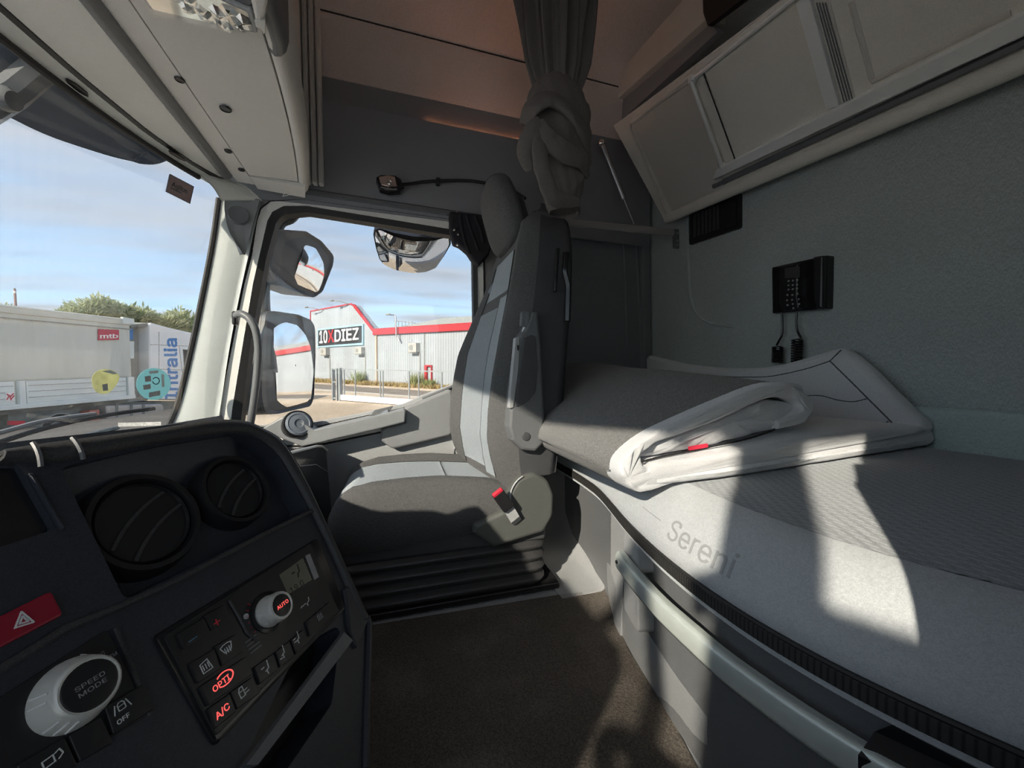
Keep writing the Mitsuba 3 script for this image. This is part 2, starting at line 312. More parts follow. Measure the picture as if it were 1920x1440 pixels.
# unseen driver's door, set open to let more daylight in: hinged at the front pillar, swung outwards
dd_ = nz(V3(-1, -0.45, 0)); hd_ = Fr(V3(-0.80, YL - 0.06, 0), dd_, V3(0, 0, 1))
dl = struct('door_2', prism(rpoly([(0.0, -0.3), (0.98, -0.3), (0.98, 0.80), (0.60, 0.62), (0.0, 0.56)], 0.03), hd_, -0.04, 0.04, 0.01), 'grey_plastic', 'grey driver side door, unseen, set open to let in more light')
part(dl, 'frame', tube(hd_(np.array([(0.03, 0.56), (0.14, 1.28), (0.20, 1.33), (0.92, 1.33), (0.96, 1.28), (0.96, 0.80)])), 0.025, 8), 'cream_plastic')
pw = np.array([(0.04, 0.56), (0.15, 1.28), (0.20, 1.32), (0.92, 1.32), (0.95, 1.28), (0.95, 0.80), (0.60, 0.63)])
struct('window_3', TM(hd_(ccw(pw)), earcut(ccw(pw))), 'pane', 'window of the open driver side door')
# front bulkhead under the windscreen, roof end over it
struct('wall_front', cat(wbox(-1.02, -0.97, YL, YR, -0.06, 0.47), wbox(-0.70, -0.66, YL, YR, 1.45, 2.3)), 'dark_grey_plastic', 'front bulkhead of the cab')
# windscreen
gy = np.linspace(-0.44, 1.585, 60); gz = np.linspace(0.47, 1.37, 24)
def ws(y, z): return np.stack([glass_x(y, z), y, z], -1)
G = ws(*np.meshgrid(gy, gz, indexing='ij'))
struct('window_1', surf(G), 'pane', 'curved windscreen of the cab', smooth=True)
# black border of the glass at its upper edge and at the pillar
ur = np.linspace(-0.42, 1.50, 50)
top_row = lambda dz: np.array([ws(y, 1.335 + dz - 0.0 * y) for y in ur])
struct('trim_3', tube(np.array([ws(y, 1.333) + V3(0.012, 0, 0) for y in ur]), 0.008, 8), 'rubber', 'black rubber seal along the windscreen header')
# A pillar on the passenger side: pale trim, dark upper cap with speaker
pl = spline([(413, 372), (402, 450), (385, 540), (362, 650), (338, 750), (318, 800), (300, 840)], 40)
pr = spline([(490, 375), (468, 470), (447, 565), (430, 655), (417, 740), (408, 800), (402, 850)], 40)
ap = np.array([[PY(*(a * (1 - t) + b * t), 1.622 + 0.022 * t - 0.006 * math.sin(math.pi * t)) for t in (0, 0.15, 0.4, 0.65, 0.85, 1)] for a, b in zip(pl, pr)])
tp = struct('trim_1', surf(ap, 0.02, C), 'pillar_plastic', 'pale grey trim of the windscreen pillar beside the passenger window', smooth=True)
cor_a = spline([(285, 276), (330, 299), (368, 323), (398, 350), (414, 376)], 24); cor_b = spline([(330, 282), (380, 312), (424, 334), (462, 350), (492, 376)], 24)
part(tp, 'top_corner', surf(np.array([[PY(*(a * (1 - t) + b * t), (1.40 + 0.175 * k) * (1 - t) + (1.50 + 0.14 * k) * t - 0.010 * math.sin(math.pi * t)) for t in (0, 0.1, 0.5, 0.9, 1)] for k, a, b in zip(np.linspace(0, 1, 24), cor_a, cor_b)]), 0.012, C), 'cream_plastic', smooth=True)
part(tp, 'seal', tube(np.array([PY(u - 3, v, 1.622) for u, v in pl]), 0.009, 8), 'rubber')
cl = spline([(424, 372), (424, 400), (431, 432), (444, 455), (458, 478)], 24); cr = spline([(489, 376), (483, 400), (476, 425), (469, 452), (462, 480)], 24)
cap_g = np.array([[PY(*(a * (1 - t) + b * t), 1.618 + 0.02 * t) + V3(0, -0.012, 0) for t in (0, 0.3, 0.6, 1)] for a, b in zip(cl, cr)])
cp_ = part(tp, 'cap', surf(cap_g, 0.012, C), 'mid_grey_plastic', smooth=True)
sf = Fr(PY(448, 404, 1.612) + V3(0, -0.004, 0), nz(V3(0.97, 0.2, 0)), V3(-0.17, 0, 1))
part(cp_, 'speaker_grille', lathe([(0.0, 0.004), (0.024, 0.004), (0.027, 0.006), (0.031, 0.006), (0.033, 0.0), (0.033, -0.012)], Fr(sf.o, sf.x, sf.y), 32), 'dark_grey_plastic')
# driver's pillar, unseen but shading
L0, L1 = V3(-0.395, -0.42, 1.36), V3(-0.555, -0.44, 0.5)
struct('trim_2', loft([[P + V3(dx, dy, 0) for dx, dy in ((-0.03, 0.02), (0.055, -0.01), (0.06, -0.06), (-0.02, -0.05))] for P in (L0, L1)]), 'pillar_plastic', 'pale grey trim of the driver side windscreen pillar')
# ------------------------------------------------------------------ passenger door
FD = FXZ(1.66)
op = lambda L, z=0: FD.pxs(L, z)
glass_o = op([(517, 420), (524, 409), (535, 402), (577, 398), (843, 441), (875, 447), (886, 460), (889, 640), (889, 700), (860, 722), (755, 764), (588, 800), (450, 800), (455, 762), (470, 640), (490, 533), (500, 480)])
seal_o = op([(503, 415), (512, 399), (533, 388), (577, 388), (843, 431), (880, 436), (894, 452), (896, 640), (896, 720), (862, 740), (757, 780), (588, 812), (432, 812), (438, 762), (458, 640), (476, 533), (488, 480)])
cream_o = op([(482, 415), (490, 392), (508, 378), (567, 375), (845, 412), (893, 417), (906, 435), (908, 640), (908, 740), (865, 760), (760, 800), (590, 835), (405, 835), (412, 762), (437, 640), (458, 533), (472, 480)])
body_o = op([(440, 415), (452, 380), (476, 355), (567, 346), (848, 388), (915, 395), (930, 420), (935, 640), (935, 780), (880, 800), (780, 840), (600, 870), (375, 870), (380, 762), (410, 640), (428, 533), (445, 480)])
def ringz(o, i, z0, z1, zi=None):
    o, i = ccw(o), ccw(i); zi = z1 if zi is None else zi
    return loft([FD(o, z0), FD(o, z1), FD(i, zi), FD(i, z0)], wrap=True)
dr_ = struct('door_1', ringz(cream_o, seal_o, -0.05, 0.005), 'door_paint', 'passenger side door with cream window frame and grey lower trim')
part(dr_, 'window_seal', ringz(seal_o, glass_o, -0.045, 0.009, 0.0), 'rubber')
struct('trim_4', ringz(body_o, cream_o, -0.07, -0.004), mat('opening_trim', speck((0.254, 0.254, 0.244), (0.332, 0.332, 0.321), 900, 4, 0.1), 0.6), 'dark grey edging of the passenger door opening')
part('trim_4', 'bead', tube(FD(ccw(cream_o), 0.0), 0.006, 8, closed=True), 'rubber')
part('trim_4', 'ledge', surf(np.array([[PY(u, v + dv, 1.66 - dy) for dv, dy in ((-2, 0.0), (2, 0.018), (8, 0.018), (14, 0.0))] for u, v in zip(np.linspace(540, 900, 20), np.linspace(348, 402, 20))]), 0.006, C), 'dark_grey_plastic')
struct('window_2', prism(glass_o * 1.0, Fr((0, 1.69, 0), (1, 0, 0), (0, 0, 1)), 0, 0.0001) if False else TM(Fr((0, 1.69, 0), (1, 0, 0), (0, 0, 1))(ccw(glass_o)), earcut(ccw(glass_o))), 'pane', 'side window of the passenger door')
# lower trim of the door
FA = FXZ(1.66)
low = FA.pxs([(910, 700), (862, 716), (792, 741), (755, 758), (675, 776), (588, 792), (470, 800), (380, 800)])
low = np.vstack([low, [[-0.70, -0.0], [0.36, -0.0]]])
part(dr_, 'lower_panel', prism(rpoly(low, 0.004), FA, -0.03, 0.0, 0.004), 'grey_plastic')
FR = FXZ(1.57)
arm = FR.pxs([(486, 806), (530, 781), (548, 779), (588, 806), (685, 784), (757, 767), (761, 770), (759, 792), (712, 804), (566, 838)])
ar = part(dr_, 'armrest', prism(rpoly(arm, 0.006), FR, -0.09, 0.0, 0.006, 3), 'mid_grey_plastic')
for k, (a, b, c, d) in enumerate((((594, 806), (672, 788), (676, 781), (596, 797)),)):
    pass
FH = FXZ(1.60)
part(ar, 'handle_recess', prism(rpoly(FR.pxs([(690, 783), (728, 775), (738, 762), (700, 771)]), 0.003), FXZ(1.61), -0.02, 0.0, 0.002), 'dark_grey_plastic')
part(ar, 'door_handle', loft([[PY(697, 781, 1.60), PY(726, 768, 1.60), PY(729, 773, 1.60), PY(716, 780, 1.60)], [PY(697, 781, 1.62), PY(726, 768, 1.62), PY(729, 773, 1.62), PY(716, 780, 1.62)]]), 'chrome')
FPd = FXZ(1.625)
pad = FPd.pxs([(758, 764), (849, 727), (850, 816), (736, 843), (713, 826), (714, 803), (759, 792)])
part(dr_, 'storage_pad', prism(rpoly(pad, [0.01, 0.02, 0.03, 0.03, 0.02, 0.01, 0.005]), FPd, -0.04, 0.0, 0.012, 4), 'mid_grey_plastic')
part(dr_, 'edge_strip', prism(rpoly(FPd.pxs([(853, 716), (862, 713), (864, 850), (853, 846)]), 0.004), FPd, -0.05, -0.01, 0.004), 'grey_plastic')
part(dr_, 'belt_groove', tube([PY(u, v, 1.655) for u, v in ((792, 748), (828, 733), (858, 720))], 0.006, 8), 'dark_grey_plastic')
fo = Fr(PY(559, 795, 1.575), nz(V3(0.86, 0.50, 0)), V3(-0.1, 0.35, 1)); fo = Fr(fo.o, fo.x, fo.y)
spk = part(dr_, 'side_vent', lathe([(0.002, 0.010), (0.014, 0.010), (0.016, 0.013), (0.034, 0.010), (0.037, 0.012), (0.044, 0.008), (0.046, 0.0), (0.044, -0.03)], fo, 40), mat('bluish_plastic', speck((0.140, 0.168, 0.210), (0.196, 0.224, 0.266), 1200, 4, 0.1), 0.4))
part(spk, 'ring', lathe([(0.044, 0.006), (0.049, 0.008), (0.052, 0.002), (0.050, -0.03), (0.044, -0.03)], fo, 40, cap=False), 'satin_black')
# grab handle on the pillar
gp = spline([PY(441, 594, 1.62), PY(450, 588, 1.57), PY(466, 596, 1.555), PY(478, 616, 1.55), PY(484, 650, 1.55), PY(482, 700, 1.55), PY(475, 760, 1.55), PY(468, 800, 1.56), PY(462, 830, 1.60)], 50)
gh = thing('grab_handle', 'dark grey curved grab handle on the windscreen pillar beside the passenger window', 'grab handle')
part(gh, 'bar', tube(gp, 0.0125, 12), 'dark_grey_plastic')
part(gh, 'mount', rbox(Fr(PY(441, 597, 1.61), (1, 0, 0), (0, 1, 0)), (0.014, 0.03, 0.05), 0.006), 'satin_black')
# ------------------------------------------------------------------ dashboard with the angled centre console
def mf(m):
    m = trimesh.Trimesh(m.vertices, m.faces, process=False); m.merge_vertices(digits_vertex=7)
    return manifold3d.Manifold(manifold3d.Mesh(np.ascontiguousarray(m.vertices, np.float32), np.ascontiguousarray(m.faces, np.uint32)))
def diff(a, *b):
    r = mf(a)
    for x in b: r = r - mf(x)
    q = r.to_mesh(); return TM(q.vert_properties[:, :3], q.tri_verts)
hx = nz(V3(0.431, 0.902, 0)); hn = V3(0.902, -0.431, 0)
LEAN = math.radians(28)
FC = Fr((-0.237, 0.463, 0.41), hx, -(hn * math.sin(LEAN) - V3(0, 0, 1) * math.cos(LEAN)))
cx = FC.pxs
dash = thing('dashboard', 'black plastic dashboard with angled centre console, vents and climate panel', 'dashboard')
outline = cx([(0, 846), (47, 837), (120, 826), (292, 804), (386, 789), (452, 790), (492, 806), (529, 831), (569, 897), (620, 1008), (689, 1161), (687, 1300), (684, 1440)])
outline = np.vstack([[[-0.20, outline[0, 1]]], outline, [[0.10, -0.42], [-0.20, -0.42]]])
bowl = rpoly(cx([(112, 876), (292, 836), (437, 813), (478, 820), (521, 853), (580, 957), (234, 1126)]), [0.008, 0.01, 0.02, 0.03, 0.03, 0.012, 0.008])
body = prism(rpoly(outline, [0, 0, 0, 0, 0, 0, 0.02, 0.02, 0.02, 0.03, 0.03, 0.01, 0.02, 0.02, 0, 0]), FC, -0.30, 0.0, 0.006, 3)
b2 = rpoly(np.array([bowl.mean(0) + (bowl - bowl.mean(0)) * 0.97]), 0) if False else bowl.mean(0) + (bowl - bowl.mean(0)) * 0.965
bowl_cut = loft([FC(ccw(b2), -0.030), FC(ccw(bowl), 0.001), FC(ccw(bowl), 0.05)])
scr = rpoly(cx([(-130, 870), (20, 843), (104, 992), (-130, 1068)]), 0.006)
slot = rpoly(cx([(560, 1215), (640, 1168), (622, 1320), (540, 1440), (520, 1480), (420, 1480), (470, 1400)]), 0.012)
body = diff(body, bowl_cut, prism(scr, FC, -0.012, 0.05), prism(slot, FC, -0.05, 0.05))
part(dash, 'console_body', body, 'dash_black')
part(dash, 'display_screen', prism(rpoly(scr.mean(0) + (scr - scr.mean(0)) * 0.985, 0), FC, -0.012, -0.008), 'gloss_black')
# padded rim
ro = cx([(0, 846), (47, 837), (120, 826), (292, 804), (386, 789), (452, 790), (492, 806), (529, 831), (569, 897), (620, 1008), (689, 1161)])
ri = cx([(0, 866), (55, 868), (120, 866), (292, 833), (385, 817), (440, 812), (478, 819), (518, 850), (553, 905), (607, 1010), (676, 1166)])
n_ = 90
so, si = spline(ro, n_), spline(ri, n_)
pad = []
for a, b in zip(so, si):
    pad.append([FC.at(*(a * (1 - t) + b * t), z) for t, z in ((-0.06, -0.035), (-0.05, -0.006), (0.1, 0.006), (0.5, 0.009), (0.9, 0.006), (1.0, -0.002), (1.02, -0.02))])
part(dash, 'rim_pad', surf(np.array(pad), 0.004, C), 'dash_pad', smooth=50)
for (u0, v0, u1, v1) in ((50, 838, 66, 882), (124, 828, 146, 868)):
    a, b = FC.px(u0, v0), FC.px(u1, v1)
    part(dash, 'pad_seam', tube([FC.at(*(a + (b - a) * t), 0.011 - 0.010 * abs(t - 0.45) ** 2) for t in np.linspace(0, 1, 6)], 0.0022, 6), 'dark_grey_plastic')  # lighter grey paints the highlight along the lit seam edges
part(dash, 'screen_edge', prism(rpoly(cx([(49, 888), (60, 894), (119, 992), (112, 997)]), 0.002), FC, 0, 0.004, 0.002), 'dash_black')
# air vents
def vent(u, v, R, turn):
    a, b = FC.px(u, v, -0.03); f = FC.sub(a, b, -0.03, turn)
    f = Fr(f.o, f.x, f.y)
    vk = part(dash, 'air_vent', lathe([(R * 0.80, -0.02), (R * 0.80, 0.012), (R * 0.84, 0.020), (R * 0.93, 0.020), (R, 0.010), (R * 1.03, -0.002), (R * 1.03, -0.02)], f, 48, cap=False), 'satin_black', smooth=40)
    part(vk, 'eyeball', lathe([(R * 0.80, 0.012), (R * 0.76, 0.016), (R * 0.70, 0.006), (R * 0.62, -0.012), (R * 0.4, -0.028), (0, -0.032)], f, 48), 'satin_black', smooth=40)
    for off in (-0.17, 0.24):
        L = math.sqrt(0.70 ** 2 - off ** 2) * R
        xs = np.linspace(-L, L, 14)
        rows = [[f.at(off * R + 0.22 * R * ((x / R) ** 2), x, z) for x in xs] for z in (0.014, -0.022)]
        part(vk, 'vane', surf(np.array(rows), 0.0035), 'dark_grey_plastic' if False else 'dash_pad')
    part(vk, 'hub', prism(rect(R * 0.41, R * 1.1, 0.006, cx=R * 0.035), f, -0.026, 0.002, 0.004), 'gloss_black')
vent(256, 988, 0.059, -56); vent(428, 926, 0.053, -56)
# hazard switch
hz = cx([(-40, 1176), (90, 1111), (113, 1156), (-40, 1236)])
hzp = rpoly(hz, 0.003)
h_ = part(dash, 'hazard_switch', prism(hzp, FC, 0, 0.005, 0.002), 'hazard_red', 'dark red hazard warning button with white triangle')
ht = cx([(20, 1182), (55, 1171), (32, 1152)]); c0 = ht.mean(0)
for s in (1.0, 0.48):
    q = c0 + (ht - c0) * s; part(h_, 'triangle', stroke(np.vstack([q, q[:1]]), FC, 0.0012, 0.005, 0.0056), 'white_print')
# lower fascia edge and speed mode block
part(dash, 'fascia_edge', tube([FC.at(*FC.px(u, v), 0.002) for u, v in ((-60, 1285), (0, 1255), (120, 1180), (225, 1138), (330, 1090), (480, 1010), (590, 955))], 0.0035, 8), 'dash_pad')
sp = rpoly(cx([(-60, 1345), (200, 1180), (276, 1342), (110, 1440), (-60, 1500)]), 0.004)
sm = part(dash, 'switch_panel', prism(sp, FC, 0, 0.002, 0.001), 'satin_black')
part(sm, 'trim_line', tube([FC.at(*FC.px(u, v), 0.003) for u, v in ((212, 1180), (245, 1255), (277, 1342))], 0.0016, 6), 'dash_pad')
def knob(parent, name, u, v, R, h, turn, capmat, cap_r, cap_u, cap_v):
    pass
# the speed mode knob: an oval silver collar with a black cap
a, b = FC.px(134, 1302); fk = FC.sub(a, b, 0.002)
kr = []
for r, z, dx, dy in ((0.0268, 0.0, 0, 0), (0.0265, 0.003, 0, 0), (0.0252, 0.008, 0, 0), (0.0222, 0.0165, 0, 0), (0.0212, 0.0195, 0, 0), (0.0195, 0.0208, 0, 0), (0.0182, 0.0202, 0, 0)):
    kr.append(fk(circ(r, 48, dx, dy), z))
k_ = part(dash, 'speed_knob', loft(kr), 'knob_silver', 'silver rotary knob with black cap lettered SPEED MODE', smooth=40)
part(k_, 'cap', lathe([(0.0181, 0.018), (0.0179, 0.0206), (0.0165, 0.0213), (0, 0.0216)], fk, 40), 'satin_black')
part(k_, 'lettering', cat(text('SPEED', fk.sub(0, 0.0024, 0.0216), 0.0034, 0.0003, sx=1.35), text('MODE', fk.sub(0, -0.0030, 0.0216), 0.0034, 0.0003, sx=1.35)), 'grey_print')
part(k_, 'ridge', cat(*[tube([fk.at(r * math.cos(t), r * math.sin(t), z) for r, z in ((0.0266, 0.003), (0.0252, 0.009), (0.0228, 0.016))], 0.0008, 6) for t in np.radians([150, 165, 210, 225, 240])]), 'alu')
def rail_text(t, u, v, h, m='grey_print', par=sm, z=0.002, rot=0):
    a, b = FC.px(u, v); return part(par, 'lettering', text(t, FC.sub(a, b, z, rot), h, 0.0003), m)
def btn(parent, px_, z0=0.002, z1=0.006, m='satin_black', r=0.0015, label=None):
    return part(parent, 'button', prism(rpoly(cx(px_), r), FC, z0, z1, 0.001, 2), m, label)
btn(sm, [(186, 1330), (262, 1286), (282, 1333), (203, 1382)])
btn(sm, [(118, 1384), (180, 1348), (204, 1397), (140, 1434)])
btn(sm, [(20, 1440), (112, 1388), (136, 1438), (40, 1496)])
a, b = FC.px(219, 1330); fl = FC.sub(a, b, 0.006)
part(sm, 'lane_symbol', cat(stroke([(-.006, -.003), (-.004, .004)], fl, .0007), stroke([(.006, -.003), (.004, .004)], fl, .0007), stroke([(-.0025, -.002), (-.0025, .003), (-.0012, .0045), (.0012, .0045), (.0025, .003), (.0025, -.002), (-.0025, -.002)], fl, .0006), stroke([(-.0022, .0015), (.0022, .0015)], fl, .0006)), 'white_print')
a, b = FC.px(222, 1352); part(sm, 'lettering', text('OFF', FC.sub(a, b, 0.006), 0.0036, 0.0003, True), 'white_print')
a, b = FC.px(88, 1430); fl = FC.sub(a, b, 0.006)
part(sm, 'truck_symbol', cat(stroke([(-.005, -.002), (-.005, .003), (.001, .003), (.001, -.002), (-.005, -.002)], fl, .0008), stroke([(.002, .003), (.005, .004), (.006, 0), (.003, -.002)], fl, .0008)), 'white_print')
rail_text('ACC', 182, 1231, 0.003); rail_text('LIM', 207, 1231, 0.003)
a, b = FC.px(153, 1234); part(sm, 'arrow_symbol', stroke([(-.003, 0), (.002, .001), (-.001, .003)], FC.sub(a, b, 0.002), .0008), 'white_print')
# climate panel
bz = rpoly(cx([(283, 1195), (594, 1009), (646, 1142), (400, 1402)]), 0.006)
clp = part(dash, 'climate_panel', prism(bz, FC, 0.0, 0.004, 0.003), 'gloss_black')
inner = rpoly(cx([(299, 1196), (577, 1021), (630, 1148), (398, 1384)]), 0.004)
part(clp, 'face', prism(inner, FC, 0.004, 0.0052, 0.0008), 'satin_black')
z_ = 0.0052
def cb(L, **k): return btn(clp, L, z_, z_ + 0.003, **k)
cb([(322, 1194), (372, 1163), (385, 1190), (334, 1222)]); cb([(372, 1160), (411, 1138), (424, 1164), (386, 1188)])
cb([(345, 1249), (392, 1221), (404, 1258), (361, 1286)]); cb([(392, 1217), (432, 1194), (447, 1226), (406, 1253)])
cb([(363, 1293), (452, 1235), (465, 1268), (380, 1328)]); cb([(380, 1333), (420, 1305), (433, 1338), (392, 1372)]); cb([(421, 1303), (464, 1273), (478, 1304), (434, 1335)])
cb([(466, 1256), (504, 1229), (513, 1259), (477, 1288)]); cb([(507, 1227), (534, 1206), (543, 1234), (516, 1256)]); cb([(536, 1204), (560, 1184), (569, 1211), (546, 1231)])
cb([(565, 1170), (610, 1132), (618, 1156), (572, 1197)])
def sym(u, v, parts, m='white_print', w=0.0009, s=1.3, z=z_ + 0.003):
    a, b = FC.px(u, v); f = FC.sub(a, b, z)
    part(clp, 'symbol', cat(*[stroke(np.array(p) * s / 1000, f, w) for p in parts]), m)
sym(351, 1204, [[(-3, 0), (3, 0)]], 'blue_print', 0.0012); 
mat('led_red', (0.5, 0.05, 0.05), 0.5); 
sym(396, 1172, [[(-2.4, 0), (2.4, 0)], [(0, -2.4), (0, 2.4)]], 'red_plastic', 0.0014)
sym(415, 1221, [[(-5, 3), (-2, 4), (2, 4), (5, 3), (3, -2), (-3, -2), (-5, 3)], [(-2, -3.5), (-2, 1)], [(0, -3.5), (0, 1)], [(2, -3.5), (2, 1)]])
sym(375, 1255, [[(-3.5, -3.5), (-3.5, 3.5), (2.5, 4.5), (4, -4), (-3.5, -3.5)], [(-2, -2), (-2, 2)], [(0, -2), (0, 2)], [(2, -2), (2, 2)]])
sym(444, 1302, [[(-3, -3.5), (-3, 1.5), (-1.5, 4), (1, 4), (1, -3.5), (-3, -3.5)], [(-2, 1), (0, 1)], [(2, -2.5), (5, -2.5)], [(2, 0), (4, 0)]])
def lit(name, mesh, rad):
    k = part(clp, name, mesh, 'led_red'); scene[k]['emitter'] = {'type': 'area', 'radiance': {'type': 'rgb', 'value': rad}}
RED = [0.11, 0.012, 0.011]
a, b = FC.px(404, 1286); f = FC.sub(a, b, z_ + 0.003); lit('lit_lettering', text('OPTI', f, 0.0056, 0.0003, True), RED)
t = np.linspace(-2.4, 2.3, 24); lit('lit_swirl', stroke(np.stack([0.0045 + 0.0095 * np.cos(t), 0.0015 + 0.0062 * np.sin(t)], 1), f, 0.0013), RED)
a, b = FC.px(406, 1339); lit('lit_lettering', text('A/C', FC.sub(a, b, z_ + 0.003), 0.0062, 0.0003, True), RED)
part(dash, 'side_edge', tube([FC.at(*FC.px(u, v), 0.0) for u, v in ((687, 1158), (691, 1170), (689, 1240), (686, 1330), (684, 1440))], 0.006, 8), 'dash_black')
P1 = [[(-1, -4.5), (-1, -1), (-2.5, -1.5)], [(-1, -1), (1.2, -0.6), (1.8, 3.2)], [(1.9, 4.2), (2.2, 5.4)]]
sym(491, 1257, P1 + [[(-5, 2.5), (-2.5, 2.5)]], 'white_print', 0.0010); sym(521, 1228, P1 + [[(-5, -3.0), (-2.5, -3.5)]], 'white_print', 0.0010); sym(549, 1201, P1 + [[(-5, 1.5), (-2.5, 1.5)], [(-5, -1), (-3, -1)]], 'white_print', 0.0010)
sym(591, 1160, [[(-3, -3), (-3, 2), (-1, 3), (-1, -3)], [(1, -3), (1, 2), (3, 2), (3, -3)]], 'grey_print', 0.0007)
sym(567, 1136, [[(-7, 0), (-5, 1), (-3, 0), (-1, 1), (1, 0)], [(2, -3), (3, 0), (6, 1), (7, 4)]], 'white_print', 0.0008, z=z_)
a, b = FC.px(455, 1159); f = FC.sub(a, b, z_)
part(clp, 'fan_symbol', cat(*[stroke([(0, 0)] + [((0.0012 + 0.0018 * math.cos(q)) * math.cos(w) - 0.0018 * math.sin(q) * math.sin(w), (0.0012 + 0.0018 * math.cos(q)) * math.sin(w) + 0.0018 * math.sin(q) * math.cos(w)) for q in np.linspace(-2.5, 2.5, 8)], f, 0.0006) for w in np.radians([20, 110, 200, 290])]), 'white_print')
# fan knob and its arc of ticks
a, b = FC.px(497, 1150); fk = FC.sub(a, b, z_)
part(clp, 'dial_ring', lathe([(0.024, 0), (0.024, 0.0012), (0.0205, 0.002), (0.0200, 0.0)], fk, 48, cap=False), 'gloss_black')
for i, q in enumerate(np.radians([200, 186, 172, 158, 144, 130])):
    L = 0.0016 + 0.0004 * i
    part(clp, 'tick', stroke([(0.0262 * math.cos(q), 0.0262 * math.sin(q)), ((0.0262 + L) * math.cos(q), (0.0262 + L) * math.sin(q))], fk, 0.0012), 'hazard_red')
kn = part(clp, 'fan_knob', lathe([(0.0182, 0.0), (0.0185, 0.004), (0.0178, 0.006), (0.0172, 0.019), (0.0160, 0.0225), (0.0138, 0.0232), (0.0130, 0.0222)], fk, 48), 'knob_silver')
part(clp, 'fan_knob_cap', lathe([(0.0130, 0.021), (0.0128, 0.0226), (0.011, 0.0232), (0, 0.0236)], fk, 40), 'satin_black')
lit('lit_lettering', text('AUTO', fk.sub(0, 0, 0.0237), 0.0042, 0.0003, True, sx=1.1), RED)
lq = cx([(518, 1081), (562, 1049), (579, 1090), (534, 1118)])
part(clp, 'display', prism(rpoly(lq, 0.001), FC, z_, z_ + 0.0008), 'lcd')
a, b = FC.px(551, 1076); f = FC.sub(a, b, z_ + 0.0008)
part(clp, 'display_figure', cat(*[stroke(np.array(p) / 1000 * 1.6, f, 0.0016) for p in [[(-5.5, 1.5), (-2.5, 1.5)], [(-1, -4), (0, -1.2), (2.4, -0.4), (3.0, 3.4)], [(3.2, 4.4), (3.5, 5.6)]]]), 'gloss_black')
a, b = FC.px(551, 1103); part(clp, 'lettering', text('19.0', FC.sub(a, b, z_ + 0.0008), 0.0088, 0.0003), 'gloss_black')
part(clp, 'side_strip', prism(rpoly(cx([(567, 1045), (575, 1041), (592, 1085), (584, 1090)]), 0.0006), FC, z_, z_ + 0.0012), 'grey_print')
for k in range(4):
    part(clp, 'slot', prism(cx([(452 + k * 3.2, 1208 + k * 6.5), (473 + k * 3.2, 1192 + k * 6.5), (474 + k * 3.2, 1194.5 + k * 6.5), (453 + k * 3.2, 1210.5 + k * 6.5)]), FC, z_, z_ + 0.001), 'dark_grey_plastic')
part(clp, 'divider', tube([FC.at(*FC.px(u, v), z_ + 0.001) for u, v in ((422, 1130), (440, 1160), (455, 1190), (475, 1205))], 0.0016, 6), 'dash_pad')
# shelf lip below the panel
part(dash, 'tray_lip', loft([FC(ccw(cx([(636, 1190), (652, 1205), (470, 1440), (448, 1440)])), 0.0), FC(ccw(cx([(636, 1190), (652, 1205), (470, 1440), (448, 1440)])) * 1.0, 0.010)]), 'dark_grey_plastic')
part(dash, 'tray_floor', prism(slot.mean(0) + (slot - slot.mean(0)) * 0.98, FC, -0.05, -0.046), 'satin_black')
part(dash, 'tray_side', prism(rpoly(cx([(640, 1105), (660, 1100), (686, 1165), (664, 1220), (650, 1190)]), 0.004), FC, 0, 0.006, 0.003), 'dash_black')
# top of the dashboard and the blocks to both sides
def top_z(w): return 0.592 * (1 - w) + 0.515 * w
def edge_z(y): return float(np.interp(y, [0.5, 0.62, 0.70, 0.76], [0.592, 0.590, 0.575, 0.535]))
rear_line = spline([(-0.74, -0.50), (-0.72, 0.0), (-0.55, 0.22), (-0.40, 0.40), (-0.352, 0.459), (-0.28, 0.60), (-0.25, 0.685), (-0.33, 0.70), (-0.42, 0.76), (-0.50, 0.92), (-0.585, 1.10), (-0.61, 1.30), (-0.62, 1.60)], 60)
tg = []
for x, y in rear_line:
    xf = float(glass_x(y, 0.50)) + 0.015
    rz = 0.592 - 0.10 * smooth_(y) if False else 0.592
    tg.append([(x * (1 - w) + xf * w, y, edge_z(y) + (0.507 - edge_z(y)) * w ** 0.55 - (0.004 if w == 0 else 0) - 0.02 * max(0, y - 1.0)) for w in (0, 0.05, 0.2, 0.45, 0.7, 0.9, 1)])
part(dash, 'top_cover', surf(np.array(tg), 0.02, C), mat('dash_top', speck((0.058, 0.065, 0.072), (0.111, 0.117, 0.130), 900, 6, 0.2), 0.5))
df = [PZ(u, v, 0.545) for u, v in ((0, 848), (70, 836), (140, 823), (216, 803))]
dg = np.array([[p + V3(-0.03 * t, 0.03 * t, 0.001) for t in (0, 1)] for p in df])
part(dash, 'defrost_slot', tube(np.array(df), 0.010, 6, flat=(1, 0.5)), 'satin_black')
sd = []
for x, y in rear_line:
    sd.append([(x, y, edge_z(y) - 0.004 - 0.02 * max(0, y - 1.0)), (x + 0.005, y, edge_z(y) - 0.035 - 0.02 * max(0, y - 1.0)), (x + 0.0 - 0.03 * (y < 0.3), y, 0.36), (x - 0.05, y, 0.05)])
part(dash, 'front_cover', surf(np.array(sd), 0.02, (0.3, 0.6, 0.4)), 'dash_black')
part(dash, 'instrument_hood', prism(rpoly([(-0.72, 0.30), (-0.50, 0.34), (-0.46, 0.66), (-0.50, 0.715), (-0.72, 0.66)], 0.03), FXZ(-0.13), -0.34, 0.0, 0.02), 'dash_black')
gb = rpoly([(-0.62, 0.02), (-0.36, 0.02), (-0.355, 0.33), (-0.365, 0.385), (-0.42, 0.44), (-0.62, 0.52)], 0.02)
part(dash, 'glove_box', prism(gb, FXZ(0.86), -0.60, 0.0, 0.01), 'dash_black')
FG = FYZ(-0.296)
